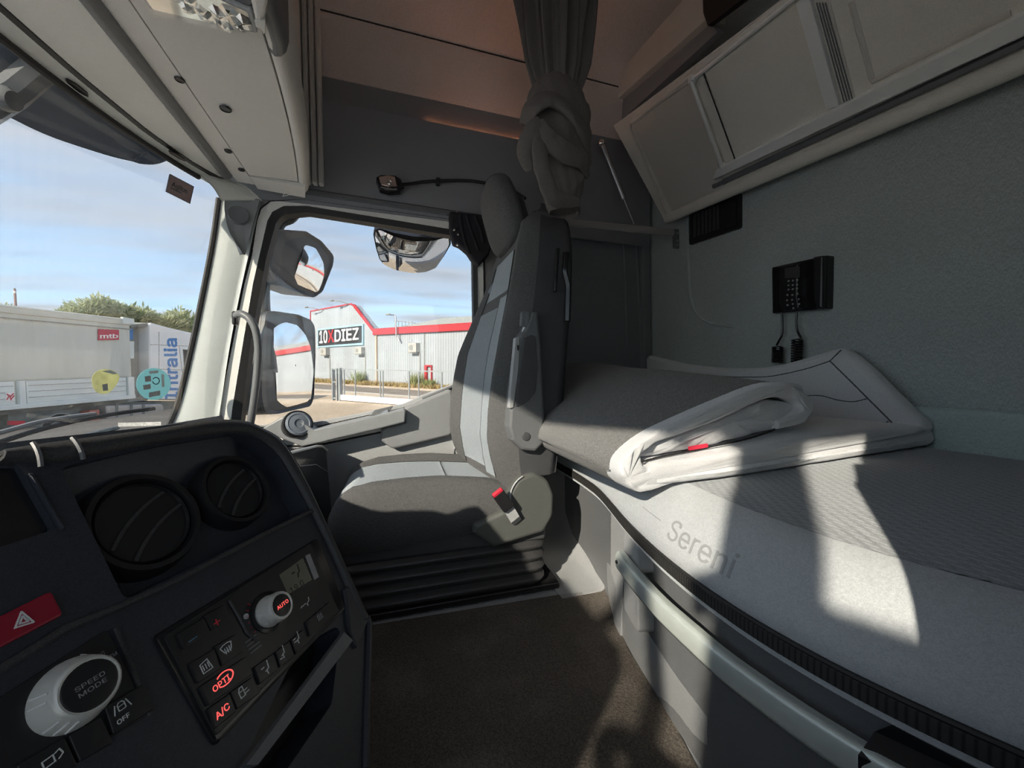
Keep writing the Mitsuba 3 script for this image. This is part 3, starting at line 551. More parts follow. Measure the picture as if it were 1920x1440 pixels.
FGp = Fr(PX(599, 836, -0.30), (0, 1, 0), nz(V3(-0.06, 0, 1)))
gp_ = FGp.pxs([(543, 849), (599, 835), (655, 880), (655, 1010), (560, 960)])
part(dash, 'side_bin', prism(rpoly(gp_, [0, 0.01, 0.004, 0, 0]), FGp, -0.1, 0.0, 0.004), 'gloss_black')
part(dash, 'bin_edge', tube([FGp.at(*FGp.px(u, v), 0.004) for u, v in ((540, 849.5), (592, 836.5), (602, 837), (628, 858), (655, 881))], 0.0045, 8), 'alu')  # bright colour stands in for sunlight catching the bin's edge
part(dash, 'bin_line', tube([FGp.at(*FGp.px(u, v), 0.001) for u, v in ((560, 874), (592, 871), (640, 902))], 0.0015, 6), 'grey_plastic')
part(dash, 'bin_hinge', prism(rpoly(cxq := FGp.pxs([(601, 834), (622, 826), (668, 866), (655, 880)]), 0.004), FGp, -0.06, -0.01, 0.004), 'dash_black')
vl = [PZ(u, v, 0.53) for u, v in ((217, 797), (294, 795), (295, 802), (222, 804))]
add('identity_plate', prism(np.array([[0, 0], [0.11, 0], [0.11, 0.011], [0, 0.011]]), Fr(vl[3] + V3(0, 0, 0.006), vl[2] - vl[3], V3(-0.4, 0.1, 0.9)), 0, 0.001), speck and mat('plate_white', speck((0.25, 0.25, 0.25), (0.55, 0.55, 0.54), 260, 5, 0.1), 0.5), 'small white printed plate at the foot of the windscreen', 'plate')
# ------------------------------------------------------------------ seats
def quilt(c0, c1):
    def fn(p, n, uv):
        t = noise(p.x * 850, p.y * 850, p.z * 850)
        a, b = (p.y + p.z) * 75.0, (p.y - p.z) * 75.0
        d = smoothstep(0.05, 0.5, dr.abs(dr.sin(a * 3.1416)) * dr.abs(dr.sin(b * 3.1416)))
        return mix(c0, c1, t) * (0.72 + 0.28 * d)
    return mikit.proc(fn)
def quilt_b(p, n, uv):
    a, b = (p.y + p.z) * 75.0, (p.y - p.z) * 75.0
    return dr.abs(dr.sin(a * 3.1416)) * dr.abs(dr.sin(b * 3.1416))
mat('seat_quilt', quilt((0.24, 0.265, 0.29), (0.37, 0.405, 0.44)), 0.9, spec=0.2, bump=quilt_b, bscale=0.002)
mat('hinge_plastic', speck((0.075, 0.080, 0.075), (0.112, 0.117, 0.111), 1500, 4, 0.15), 0.45)
mat('bellows_rubber', (0.045, 0.045, 0.047), 0.38)
mat('seat_shell', speck((0.047, 0.049, 0.054), (0.082, 0.083, 0.090), 1400, 4, 0.2), 0.5)
Y0, Y1 = 1.095, 1.575; YC = (Y0 + Y1) / 2
def seat_profile(z):                                    # front and back x of the backrest at a height
    zs = np.array([0.32, 0.40, 0.47, 0.56, 0.66, 0.80, 0.95, 1.08, 1.17, 1.215])
    fx = np.array([0.292, 0.268, 0.256, 0.262, 0.275, 0.302, 0.335, 0.362, 0.385, 0.43])
    bx = np.array([0.43, 0.44, 0.45, 0.462, 0.472, 0.486, 0.503, 0.517, 0.520, 0.50])
    return np.interp(z, zs, fx), np.interp(z, zs, bx)
def make_seat(key, dy, sgn=1, full=True):
    """sgn = 1: near side towards -y. The driver's seat is the mirror image."""
    M = lambda p: np.asarray(p, float) * V3(1, sgn, 1) + V3(0, dy, 0)
    def pt(name, mesh, m, parent=key, **k):
        mesh = TM(M(mesh.vertices), mesh.faces if sgn > 0 else mesh.faces[:, ::-1]); return part(parent, name, mesh, m, **k)
    # cushion: rings along x, two bolsters and a hollow middle
    xs = np.array([-0.205, -0.20, -0.185, -0.15, -0.09, 0.0, 0.10, 0.20, 0.28, 0.33])
    top = np.array([0.25, 0.285, 0.315, 0.338, 0.346, 0.346, 0.340, 0.330, 0.320, 0.31])
    bot = np.array([0.235, 0.205, 0.195, 0.19, 0.19, 0.195, 0.20, 0.205, 0.21, 0.215])
    us = np.concatenate([np.linspace(0, 1, 33)])
    def ctop(x, u):
        b = 0.030 * (np.exp(-((u - 0.12) / 0.085) ** 2) + np.exp(-((u - 0.88) / 0.085) ** 2)) * np.interp(x, [-0.2, -0.1, 0.1, 0.25, 0.33], [0.2, 0.7, 1.0, 0.9, 0.3])
        edge = 0.055 * (np.clip((0.07 - u) / 0.07, 0, 1) ** 2 + np.clip((u - 0.93) / 0.07, 0, 1) ** 2)
        return np.interp(x, xs, top) + b - edge
    xd = np.interp(np.linspace(0, 1, 44), np.linspace(0, 1, len(xs)), xs)
    rings = []
    for x in xd:
        z = ctop(x, us); z = np.maximum(z, np.interp(x, xs, bot) + 0.004)
        y = Y0 + (Y1 - Y0) * us
        ring = [np.array([x, a, b]) for a, b in zip(y, z)] + [np.array([x, a, np.interp(x, xs, bot)]) for a in np.linspace(Y1, Y0, 9)]
        rings.append(np.array(ring))
    cu = pt('cushion', loft(rings), 'charcoal_fabric', smooth=60)
    def panel(x0, x1, u0, u1, lift=0.0025):
        X, U = np.meshgrid(np.linspace(x0, x1, 24), np.linspace(u0, u1, 24), indexing='ij')
        return surf(np.stack([X, Y0 + (Y1 - Y0) * U, ctop(X, U) + lift], -1), 0.004, (0, YC, 2))
    pt('centre_panel', panel(-0.188, 0.13, 0.235, 0.765), 'seat_grey', cu, smooth=True)
    pt('rear_panel', panel(0.134, 0.325, 0.235, 0.765), 'seat_grey', cu, smooth=True)
    for u in (0.228, 0.772):
        pt('piping', tube([(x, Y0 + (Y1 - Y0) * u, float(ctop(x, u)) + 0.001) for x in np.linspace(-0.19, 0.32, 24)], 0.0022, 6), 'rubber', cu)
    # backrest
    zs = np.concatenate([np.linspace(0.32, 1.19, 44), [1.20, 1.208, 1.213]])
    def bfront(z, u):
        f, b = seat_profile(z)
        w = np.interp(z, [0.32, 0.42, 0.55, 0.80, 1.0, 1.2], [0.3, 0.85, 1, 0.7, 0.35, 0.1])
        bol = 0.032 * w * (np.exp(-((u - 0.09) / 0.075) ** 2) + np.exp(-((u - 0.89) / 0.085) ** 2)) + np.interp(z, [0.3, 0.75, 1.0, 1.2], [0.085, 0.085, 0.02, 0.0]) * (u - 0.1)
        edge = 0.075 * (np.clip((0.075 - u) / 0.075, 0, 1) ** 2 + np.clip((u - 0.925) / 0.075, 0, 1) ** 2)
        return f + 0.018 * w - bol + edge
    half = lambda z: np.interp(z, [0.32, 0.5, 0.9, 1.05, 1.15, 1.213], [1, 1, 0.97, 0.86, 0.74, 0.62])
    rings = []
    for z in zs:
        h = half(z); f, b = seat_profile(z); y = YC + (Y1 - Y0) * (us - 0.5) * h; x = bfront(z, us)
        back = [(b - 0.02 * (abs(q) ** 4), YC + (Y1 - Y0) * 0.5 * q * h * 0.985, z) for q in np.linspace(1, -1, 11)]
        rings.append(np.vstack([np.stack([x, y, np.full(len(us), z)], 1), back]))
    bk = pt('backrest', loft(rings), 'charcoal_fabric', smooth=60)
    def bpanel(z0, z1, u0, u1, lift=0.0025, n=30):
        Z, U = np.meshgrid(np.linspace(z0, z1, n), np.linspace(u0, u1, 24), indexing='ij')
        return surf(np.stack([bfront(Z, U) - lift, YC + (Y1 - Y0) * (U - 0.5) * half(Z), Z], -1), 0.004, (-3, YC, 0.7))
    pt('centre_panel', bpanel(0.36, 0.90, 0.36, 0.77), 'seat_quilt', bk, smooth=True)
    pt('side_panel', bpanel(0.34, 0.93, 0.19, 0.357), 'seat_grey', bk, smooth=True)
    pt('upper_panel', bpanel(0.945, 1.085, 0.20, 0.74), 'seat_grey', bk, smooth=True)
    for u in (0.185, 0.775):
        pt('piping', tube([(float(bfront(z, u)) - 0.001, YC + (Y1 - Y0) * (u - 0.5) * float(half(z)), z) for z in np.linspace(0.34, 1.08, 40)], 0.0022, 6), 'rubber', bk)
    # plastic shell behind
    rings = []
    for z in np.linspace(0.36, 1.235, 30):
        h = half(min(z, 1.2)) * (1.0 if z < 1.2 else 0.9); f, b = seat_profile(min(z, 1.2)); m = f * 0.62 + b * 0.38
        ring = [(m, YC - 0.243 * h, z), (b - 0.01, YC - 0.246 * h, z), (b + 0.022, YC - 0.225 * h, z), (b + 0.035, YC - 0.1 * h, z), (b + 0.035, YC + 0.1 * h, z), (b + 0.022, YC + 0.225 * h, z), (b - 0.01, YC + 0.246 * h, z), (m, YC + 0.243 * h, z), (m + 0.01, YC + 0.2 * h, z), (m + 0.01, YC - 0.2 * h, z)]
        rings.append(np.array(ring))
    pt('back_shell', loft(rings), 'seat_shell', smooth=50)
    # headrest
    f = Fr((0.352, YC, 1.235), (0.96, 0, 0.28), (0, 1, 0))
    hr = []
    for t in np.linspace(-1, 1, 26):                       # rings along the height
        w = (1 - abs(t) ** 3.2) ** (1 / 3.2); w = max(w, 0.03); y = 0.135 * w * (1 - 0.1 * t); d = 0.047 * max(w, 0.06)
        a = np.arange(40) * 2 * np.pi / 40; ca, sa = np.cos(a), np.sin(a)
        hr.append(f.o + f.z * t * 0.128 + f.x * (d * np.sign(ca) * abs(ca) ** 0.75)[:, None] + f.y * (y * np.sign(sa) * abs(sa) ** 0.6)[:, None])
    hd = pt('headrest', loft(hr), 'charcoal_fabric', smooth=60)
    pt('neck', rbox(Fr((0.405, YC, 1.19), (0.96, 0, 0.28), (0, 1, 0)), (0.075, 0.17, 0.20), 0.03), 'seat_shell', hd)
    # frame, hinge cover, bellows, plinth
    FS = FXZ(Y0)
    pt('frame', wbox(-0.195, 0.42, Y0 + 0.006, Y1 - 0.006, 0.155, 0.215, 0.012), 'seat_shell')
    hc = FXZ(Y0 + 0.01)
    ho = rpoly([(0.245, 0.165), (0.40, 0.190), (0.432, 0.235), (0.437, 0.30), (0.418, 0.348), (0.375, 0.375), (0.325, 0.362), (0.29, 0.312), (0.285, 0.27), (0.19, 0.24), (0.185, 0.215)], [0.01, 0.02, 0.04, 0.05, 0.04, 0.04, 0.04, 0.03, 0.01, 0.01, 0.01])
    hk = pt('hinge_cover', prism(ho, hc, 0, 0.032, 0.012, 4), 'hinge_plastic', smooth=50)
    t = np.linspace(2.0, 3.7, 20); pt('rim', tube([hc.at(0.365 + 0.068 * math.cos(q), 0.305 + 0.068 * math.sin(q), 0.033) for q in t], 0.0025, 6), 'grey_plastic', hk)
    rings = []
    for i, z in enumerate(np.linspace(0.018, 0.158, 57)):
        ph = (z - 0.018) / 0.035 * 2 * np.pi; g = 0.014 * (0.5 - 0.5 * math.cos(ph)) ** 0.6
        q = rect(0.60 + 2 * g, 0.455 + 2 * g, 0.05 + g, 6); q += [0.112, YC]
        rings.append(np.column_stack([q, np.full(len(q), z)]))
    pt('bellows', loft(rings), 'bellows_rubber', smooth=60)
    pt('plinth', wbox(-0.20, 0.46, Y0 - 0.002, Y1, 0.0, 0.02, 0.005), 'satin_black')
    # folded up armrest
    FAr = FXZ(Y0 - 0.012)
    if full: q = FAr.pxs([(993, 586), (1005, 586), (1011, 654), (1017, 780), (1015, 830), (1000, 845), (975, 842), (956, 824), (950, 800), (954, 740), (966, 655), (969, 632), (978, 622)])
    else: q = make_seat.q
    make_seat.q = q
    ak = pt('armrest', prism(rpoly(q, 0.008), FAr, -0.028, 0.022, 0.010, 3), 'dark_grey_plastic', smooth=50)
    if full:
        fp = FXZ(Y0 - 0.034)
        pt('side_face', prism(rpoly(fp.pxs([(996, 628), (1004, 632), (1008, 690), (1004, 735), (990, 752), (968, 764), (966, 752), (976, 690), (982, 634)]), 0.004), fp, -0.004, 0.003, 0.002), 'seat_shell', ak)
        pt('edge_strip', prism(rpoly(fp.pxs([(966, 633), (974, 632), (972, 690), (962, 764), (954, 766)]), 0.003), fp, -0.02, 0.004, 0.002), 'grey_plastic', ak)
        pt('edge_slot', prism(rpoly(fp.pxs([(969, 648), (972, 648), (972, 657), (969, 657)]), 0.001), fp, 0, 0.005), 'rubber', ak)
        a, b = fp.px(986, 818); pt('pivot_cap', lathe([(0.0125, 0), (0.0125, 0.003), (0.010, 0.0045), (0, 0.0045)], fp.sub(a, b), 24), 'seat_shell', ak)
        k0, k1 = PY(983, 613, Y0 - 0.02), PY(985, 585, Y0 - 0.02); fk = Fr(k0, V3(0, 1, 0), np.cross(nz(k1 - k0), V3(0, 1, 0)))
        L = np.linalg.norm(k1 - k0); a = np.arange(48) * 2 * np.pi / 48; rr = 0.0142 + 0.0008 * np.where(np.arange(48) % 2, 1, -1)
        pt('adjuster_knob', loft([fk(np.stack([rr * s * np.cos(a), rr * s * np.sin(a)], 1), z) for s, z in ((0.9, 0), (1, 0.004), (1, L - 0.004), (0.85, L))]), 'dark_grey_plastic', ak, smooth=20)
        pt('adjuster_stem', tube([PY(980, 626, Y0 - 0.02), PY(983, 612, Y0 - 0.02)], 0.005, 10), 'steel', ak)
        # lumbar wheel behind the armrest
        pt('lumbar_wheel', lathe([(0.024, -0.01), (0.026, 0.0), (0.024, 0.01), (0.018, 0.012), (0, 0.012)], Fr(PY(1018, 812, Y0 + 0.01), (1, 0, 0), (0, 0, 1)), 32), 'gloss_black')
        # black release handles on the shell
        for L, w in ((((1046, 466), (1040, 546)), 0.006), (((1062, 474), (1059, 510), (1066, 536), (1064, 602)), 0.0095)):
            pp = [PY(u, v, 1.088) for u, v in L]
            pt('release_handle', tube(resample(np.array(pp), 16), w, 10), 'gloss_black')
        # belt: guide, red webbing, buckle
        gd = spline([PY(948, 494, 1.36), PY(938, 510, 1.40), PY(929, 530, 1.43), PY(918, 550, 1.46)], 14)
        pt('belt_guide', tube(gd, 0.012, 10, flat=(0.5, 1.1)), 'bluish_plastic')
        wv = [(919, 537, 923, 534), (908, 556, 918, 548), (902, 580, 910, 571), (899, 600, 901, 597), (895, 622, 897, 615)]
        pt('belt_webbing', surf(np.array([[PY(a, b, 1.52), PY(c, d, 1.48)] for a, b, c, d in wv]), 0.002), 'red_fabric')
        bw = [(866, 826, 872, 822), (868, 842, 880, 840), (872, 850, 886, 851)]
        pt('belt_webbing', surf(np.array([[PY(a, b, 1.60), PY(c, d, 1.585)] for a, b, c, d in bw]), 0.002), 'red_fabric')
        pt('belt_tongue', rbox(Fr(PY(872, 850, 1.57), (0.9, 0.1, -0.25), (0, 1, 0)), (0.055, 0.02, 0.022), 0.006), 'gloss_black')
        pt('belt_tongue_plate', ring_prism(circ(0.019, 24), circ(0.012, 24), Fr(PY(856, 846, 1.57), (0.5, 0.5, 0.2), (0.1, 0.1, 1)), 0, 0.003, n=32), 'steel')
        fb = Fr(PY(945, 940, 1.055), nz(V3(0.62, 0, -0.78)), V3(0, -1, 0)); fb = Fr(PY(943, 938, 1.05), nz(V3(0.55, 0, -0.83)), V3(0.83, 0, 0.55))
        bu = pt('belt_buckle', rbox(fb, (0.062, 0.036, 0.026), 0.006), 'satin_black')
        pt('button', rbox(fb.sub(-0.030, 0, 0.004), (0.010, 0.033, 0.018), 0.003), 'red_plastic', bu, label='red release button')
        pt('strap', surf(np.array([[fb.at(0.03, -0.015), fb.at(0.03, 0.015)], [fb.at(0.07, -0.018), fb.at(0.07, 0.012)], [fb.at(0.10, -0.015, -0.03), fb.at(0.10, 0.013, -0.03)]]), 0.003), 'grey_plastic', bu)
ps = thing('passenger_seat', 'passenger seat with grey and charcoal fabric, headrest, folded armrest and red belt', 'seat')
make_seat(ps, 0.0)
ds = thing('driver_seat', 'driver seat with grey and charcoal fabric beside the driver door', 'seat')
make_seat(ds, 1.135, -1, False)
# steering wheel and column on the driver side
swh = thing('steering_wheel', 'black steering wheel in front of the driver seat', 'steering wheel')
fw_ = Fr((-0.36, -0.31, 0.53), (0, 1, 0), (-0.92, 0, 0.40))
part(swh, 'rim', tube(fw_(np.column_stack([circ(0.205, 48), np.zeros(48)])), 0.015, 10, closed=True), 'satin_black')
part(swh, 'hub', lathe([(0.06, -0.02), (0.075, 0.0), (0.065, 0.02), (0, 0.03)], fw_, 24), 'satin_black')
for q in np.radians([200, 340, 270]): part(swh, 'spoke', tube([fw_.at(0.05 * math.cos(q), 0.05 * math.sin(q)), fw_.at(0.21 * math.cos(q), 0.21 * math.sin(q))], 0.016, 8, flat=(1, 0.5)), 'satin_black')
part(swh, 'column', tube([fw_.at(0, 0, -0.01), fw_.at(0, 0, -0.24)], 0.04, 12), 'satin_black')
# ------------------------------------------------------------------ lower bunk: base, rail, mattress, folded topper
def xp(y):                                              # front edge of the mattress along the cab's width
    ys = [-0.5, -0.2, 0.0, 0.12, 0.19, 0.262, 0.368, 0.44, 0.509, 0.62, 0.743, 0.87, 1.0, 1.17, 1.36, 1.69]
    xv = [0.66, 0.62, 0.575, 0.525, 0.497, 0.462, 0.438, 0.434, 0.435, 0.448, 0.473, 0.508, 0.540, 0.553, 0.555, 0.555]
    return np.interp(y, ys, xv)
def smooth_y(fn, y, w=0.05): return np.mean([fn(y + d) for d in np.linspace(-w, w, 9)], 0)
XP = lambda y: smooth_y(xp, y)
WEAVE = lambda p: noise(p.x * 1100, p.y * 1100, p.z * 1100)
mat('mattress_plain', speck((0.370, 0.393, 0.416), (0.554, 0.578, 0.601), 1000, 5, 0.12), 0.9, spec=0.15)
def honey_h(p, n, uv):
    a, b = p.x * 62.0, p.y * 36.0
    r0 = dr.abs(a - dr.floor(a) - 0.5); 
    q = a * 2.0; sh = 0.5 * (dr.floor(q) - 2.0 * dr.floor(dr.floor(q) * 0.5))
    bb = b + sh
    u = q - dr.floor(q) - 0.5; v = bb - dr.floor(bb) - 0.5
    return smoothstep(0.5, 0.2, dr.sqrt(u * u + v * v))
def honey_c(p, n, uv): return mix((0.30, 0.32, 0.34), (0.47, 0.49, 0.51), WEAVE(p)) * (0.80 + 0.20 * honey_h(p, n, uv))
mat('mattress_honeycomb', mikit.proc(honey_c), 0.9, spec=0.15, bump=honey_h, bscale=0.0045)
def ribs_c(p, n, uv):
    s = smoothstep(0.2, 0.8, dr.abs(dr.sin(p.y * 3.14159 * 165 + p.x * 120)))
    return mix((0.010, 0.010, 0.010), (0.032, 0.031, 0.030), s)
mat('zip_tape', mikit.proc(ribs_c), 0.7)
bunk = thing('lower_bunk', 'grey lower bunk base with pale metal rail and dark storage shelf under the mattress', 'bunk bed')
by = np.linspace(-0.48, 1.66, 90)
rows = np.array([[(XP(y) + 0.035 + 0.05 * max(0, y - 0.9), y, z) for z in (0.0, 0.12, 0.2, 0.26, 0.302)] for y in by])
part(bunk, 'front_panel', surf(rows, 0.02, (0, 0.6, 0.3)), 'dark_grey_plastic')
part(bunk, 'deck', wbox(0.62, XB, -0.48, 1.68, 0.27, 0.30), 'dark_grey_plastic')
ly = np.linspace(0.02, 1.02, 60)
lipx = lambda y: np.interp(y, [-0.1, 0.05, 0.25, 0.40, 0.52, 0.63, 0.794, 0.96, 1.045], [0.62, 0.56, 0.505, 0.478, 0.474, 0.487, 0.511, 0.556, 0.60])
LX = lambda y: smooth_y(lipx, y, 0.04)
rows = np.array([[(LX(y) + o, y, z) for o, z in ((0.0, 0.001), (-0.004, 0.05), (-0.004, 0.097), (0.0, 0.104), (0.010, 0.105), (0.02, 0.098), (0.02, 0.02))] for y in ly])
part(bunk, 'shelf_lip', surf(rows, 0.004, (0.3, 0.6, 0.4)), 'mid_grey_plastic', smooth=50)
rows = np.array([[(LX(y) + o, y, 0.035) for o in (0.02, 0.10)] for y in ly])
part(bunk, 'shelf_floor', surf(rows, 0.01, (0.4, 0.5, 2)), 'satin_black')
# curved metal rail
ry = np.linspace(0.232, 0.745, 60)
railx = lambda y: np.interp(y, [0.2, 0.262, 0.30, 0.339, 0.426, 0.557, 0.65, 0.708, 0.745], [0.478, 0.456, 0.444, 0.434, 0.421, 0.422, 0.434, 0.445, 0.455])
RX = lambda y: smooth_y(railx, y, 0.03)
rows = np.array([[(RX(y) + o, y, z) for o, z in ((0.014, 0.2700), (0.004, 0.2715), (-0.001, 0.270), (-0.005, 0.265), (-0.0065, 0.255), (-0.0065, 0.241), (-0.004, 0.234), (0.006, 0.232))] for y in ry])
rl = part(bunk, 'rail', surf(rows, 0.004, (0, 0.5, 0.6)), 'pale_alu', 'pale metallic curved rail', smooth=60)
part(rl, 'fixing', lathe([(0.004, 0), (0.004, 0.002), (0, 0.002)], Fr((RX(0.733) - 0.0065, 0.735, 0.252), (0, -1, 0), (0, 0, 1)), 12), 'rubber')
# light moulded end beside the seat and the rail's black end cap
for z0, z1 in ((0.245, 0.312), (0.12, 0.225)):
    f = Fr((XP(0.73) + 0.012, 0.725, (z0 + z1) / 2), nz(V3(-0.25, -1, 0)), V3(0, 0, 1))
    part(bunk, 'end_block', prism(rect(0.09, z1 - z0, 0.014), f, -0.03, 0.012, 0.006, 3), 'grey_plastic')
part(bunk, 'rail_cap', loft([[(0.50 + o, 0.275 - d, z) for o, d, z in ((-0.055, 0.0, 0.20), (0.03, 0.0, 0.20), (0.03, 0.0, 0.283), (-0.03, 0.0, 0.283), (-0.055, 0.0, 0.265))], [(0.62 + o, 0.06 - d, z) for o, d, z in ((-0.055, 0.0, 0.20), (0.03, 0.0, 0.20), (0.03, 0.0, 0.283), (-0.03, 0.0, 0.283), (-0.055, 0.0, 0.265))]]), 'satin_black')
# pale side panel behind the passenger seat, coved into the floor
cy = np.linspace(1.04, 1.66, 12)
rows = np.array([[(0.615 - 0.04 * (y > 9) - d, y, z) for d, z in ((0.0, 0.315), (0.0, 0.12), (0.004, 0.06), (0.02, 0.022), (0.05, 0.006), (0.10, 0.0), (0.17, 0.0))] for y in cy])
part(bunk, 'side_panel', surf(rows, 0.01, (0, 1.2, 0.4)), 'grey_plastic', smooth=50)
part(bunk, 'corner_panel', surf(np.array([[PZ(u0, v0, 0.0) * (1 - t) + np.array([xx, yy, 0.315]) * t for t in (0, 0.5, 1)] for (u0, v0, xx, yy) in ((1143, 1106, 0.612, 1.05), (1146, 1142, 0.575, 0.98), (1153, 1172, 0.53, 0.86), (1163, 1192, 0.50, 0.785))]), 0.008, C), 'grey_plastic')
# mattress
matt = thing('mattress', 'grey bunk mattress with honeycomb quilted top and plain sloping border with lettering', 'mattress')
def mtop(x): return 0.442 + (x - 0.54) * 0.063
SP = [(0.004, 0.338), (-0.001, 0.350), (0.004, 0.366), (0.018, 0.392), (0.040, 0.416), (0.066, 0.433), (0.092, 0.4425)]
def mprof(y):
    x = XP(y); d = 0.092
    return x, [(x + a, z) for a, z in SP]
my = np.linspace(-0.47, 1.645, 110)
rings = []
for y in my:
    x, fr_ = mprof(y)
    ring = [(x + 0.02, 0.300), (x + 0.006, 0.302), (x + 0.003, 0.334)] + fr_ + [(a, mtop(a) - 0.002) for a in np.linspace(x + 0.11, 1.18, 8)] + [(1.198, mtop(1.18) - 0.012), (1.20, 0.31), (1.19, 0.30)]
    rings.append(np.array([(a, y, b) for a, b in ring]))
part(matt, 'border', loft(rings), 'mattress_plain', smooth=40)
ty = np.linspace(-0.46, 1.635, 80)
rows = np.array([[(a, y, mtop(a) + 0.0015 * math.sin(t * math.pi) ** 0.5) for t, a in ((t, (XP(y) + 0.10) * (1 - t) + 1.175 * t) for t in np.linspace(0, 1, 14))] for y in ty])
part(matt, 'quilted_top', surf(rows, 0.004, (0.8, 0.5, 2)), 'mattress_honeycomb', smooth=True)
rows = np.array([[(XP(y) + o, y, z) for o, z in ((0.012, 0.310), (0.003, 0.311), (-0.0012, 0.314), (-0.0012, 0.330), (0.001, 0.3335))] for y in my])
part(matt, 'zip_band', surf(rows, 0.003, (0.1, 0.6, 0.33)), 'zip_tape', smooth=50)
part(matt, 'piping', tube([(XP(y) + 0.0005, y, 0.3355) for y in my], 0.0032, 6), 'rubber')
# lettering pressed into the border
spa = np.array([[a, z] for a, z in SP]); sl_ = np.concatenate([[0], np.cumsum(np.linalg.norm(np.diff(spa, axis=0), axis=1))])
def msurf(y, s, h=0.0):
    a = np.interp(s, sl_, spa[:, 0]); z = np.interp(s, sl_, spa[:, 1]); t = np.clip(s / sl_[-1], 0, 1); ang = np.radians(10 + 70 * t)
    return np.stack([XP(y) + a - h * np.cos(ang), y, z + h * np.sin(ang)], -1)
tm = meshkit.text_mesh('Sereni', 0.036, 0.001); tv = np.array(tm.vertices)
yy = 0.580 - tv[:, 0] * 1.02; ss = 0.034 + tv[:, 1] * 1.0
# only as a shallow ridge so that it reads as tone on tone
part(matt, 'lettering', TM(msurf(yy, ss, tv[:, 2] * 0.7 + 0.0002), tm.faces), mat('emboss_grey', (0.31, 0.325, 0.34), 0.9))
part(matt, 'lettering_dash', TM(*(lambda g: (np.array(g.vertices), g.faces))(surf(np.array([[msurf(y, s, 0.0009) for s in (0.052, 0.0535)] for y in np.linspace(0.685, 0.610, 10)]), 0.0006))), 'emboss_grey')
# ------- folded topper
tp_ = thing('mattress_topper', 'thick grey mattress topper folded over with charcoal underside, lying on the bunk', 'mattress topper')
mat('topper_grey', speck((0.517, 0.535, 0.583), (0.727, 0.731, 0.731), 1100, 6, 0.15), 0.9, spec=0.15)
def fur(p, n, uv):
    t = noise(p.x * 330, p.y * 900, p.z * 420) * 0.7 + 0.3 * noise(p.x * 1300, p.y * 1300, p.z * 1300)
    return mix((0.085, 0.085, 0.088), (0.29, 0.287, 0.285), t)
mat('topper_dark', mikit.proc(fur), 0.95, spec=0.15)
OUT = [(0.62, 0.452), (0.52, 0.444), (0.455, 0.432), (0.425, 0.437), (0.402, 0.456), (0.393, 0.479), (0.405, 0.510), (0.454, 0.543), (0.517, 0.567), (0.637, 0.606), (0.753, 0.638), (0.83, 0.638), (0.868, 0.620), (0.886, 0.588), (0.874, 0.562), (0.840, 0.547), (0.78, 0.539)]
INN = [(0.62, 0.505), (0.52, 0.498), (0.470, 0.486), (0.452, 0.484), (0.444, 0.488), (0.442, 0.500), (0.448, 0.514), (0.474, 0.529), (0.528, 0.541), (0.638, 0.570), (0.740, 0.604), (0.806, 0.607), (0.836, 0.600), (0.848, 0.586), (0.842, 0.575), (0.820, 0.566), (0.78, 0.556)]
OUTs, INNs = spline(OUT, 70), spline(INN, 70)
def grow(p, w):                                         # the far part of the fold is plumper
    p = np.array(p, float); z = p[:, 1]; k = np.clip((z - 0.47) / 0.16, 0, 1.2)
    fx = np.exp(-((p[:, 0] - 0.60) / 0.16) ** 2)
    p[:, 1] = z + w * (0.055 * k + 0.035 * k * fx); p[:, 0] = p[:, 0] - w * 0.02 * (k > 0.02) * (1 - k) + w * 0.0
    return p
yy = np.concatenate([[0.668, 0.672, 0.68], np.linspace(0.70, 1.55, 24)])
rings = []
for y in yy:
    w = np.clip((y - 0.66) / 0.75, 0, 1.15); o, i = grow(OUTs, w), grow(INNs, w)
    e = min(1, max(0, (y - 0.668) / 0.012)); c = (o + i) / 2; o = c + (o - c) * (0.97 + 0.03 * e)
    r = np.vstack([o, i[::-1]]); P = np.column_stack([r[:, 0], np.full(len(r), y), r[:, 1]])
    nn = meshkit.fbm(P * V3(9, 5, 9), 3, 5) - 0.5; P[:, 2] += 0.010 * nn * min(1, (y - 0.66) * 8) * (P[:, 2] > 0.5); rings.append(P)
part(tp_, 'dark_cover', loft(rings), 'topper_dark', smooth=60)
# the light edge band that faces the camera
rings = []
for y, k in ((0.690, 1.0), (0.664, 1.004), (0.650, 0.992), (0.640, 0.95), (0.635, 0.86), (0.633, 0.6)):
    c = (OUTs + INNs) / 2; o, i = c + (OUTs - c) * k, c + (INNs - c) * k
    r = np.vstack([o, i[::-1]]); P = np.column_stack([r[:, 0], np.full(len(r), y), r[:, 1]])
    wr_ = meshkit.noise(P * V3(55, 1, 55), 3) - 0.5; ends = np.exp(-((P[:, 0] - 0.42) / 0.05) ** 2) + np.exp(-((P[:, 0] - 0.86) / 0.07) ** 2)
    P[:, 1] += 0.022 * wr_ * ends + 0.004 * (meshkit.noise(P * V3(20, 1, 20), 7) - 0.5); rings.append(P)
part(tp_, 'edge_band', loft(rings), 'topper_grey', smooth=60)
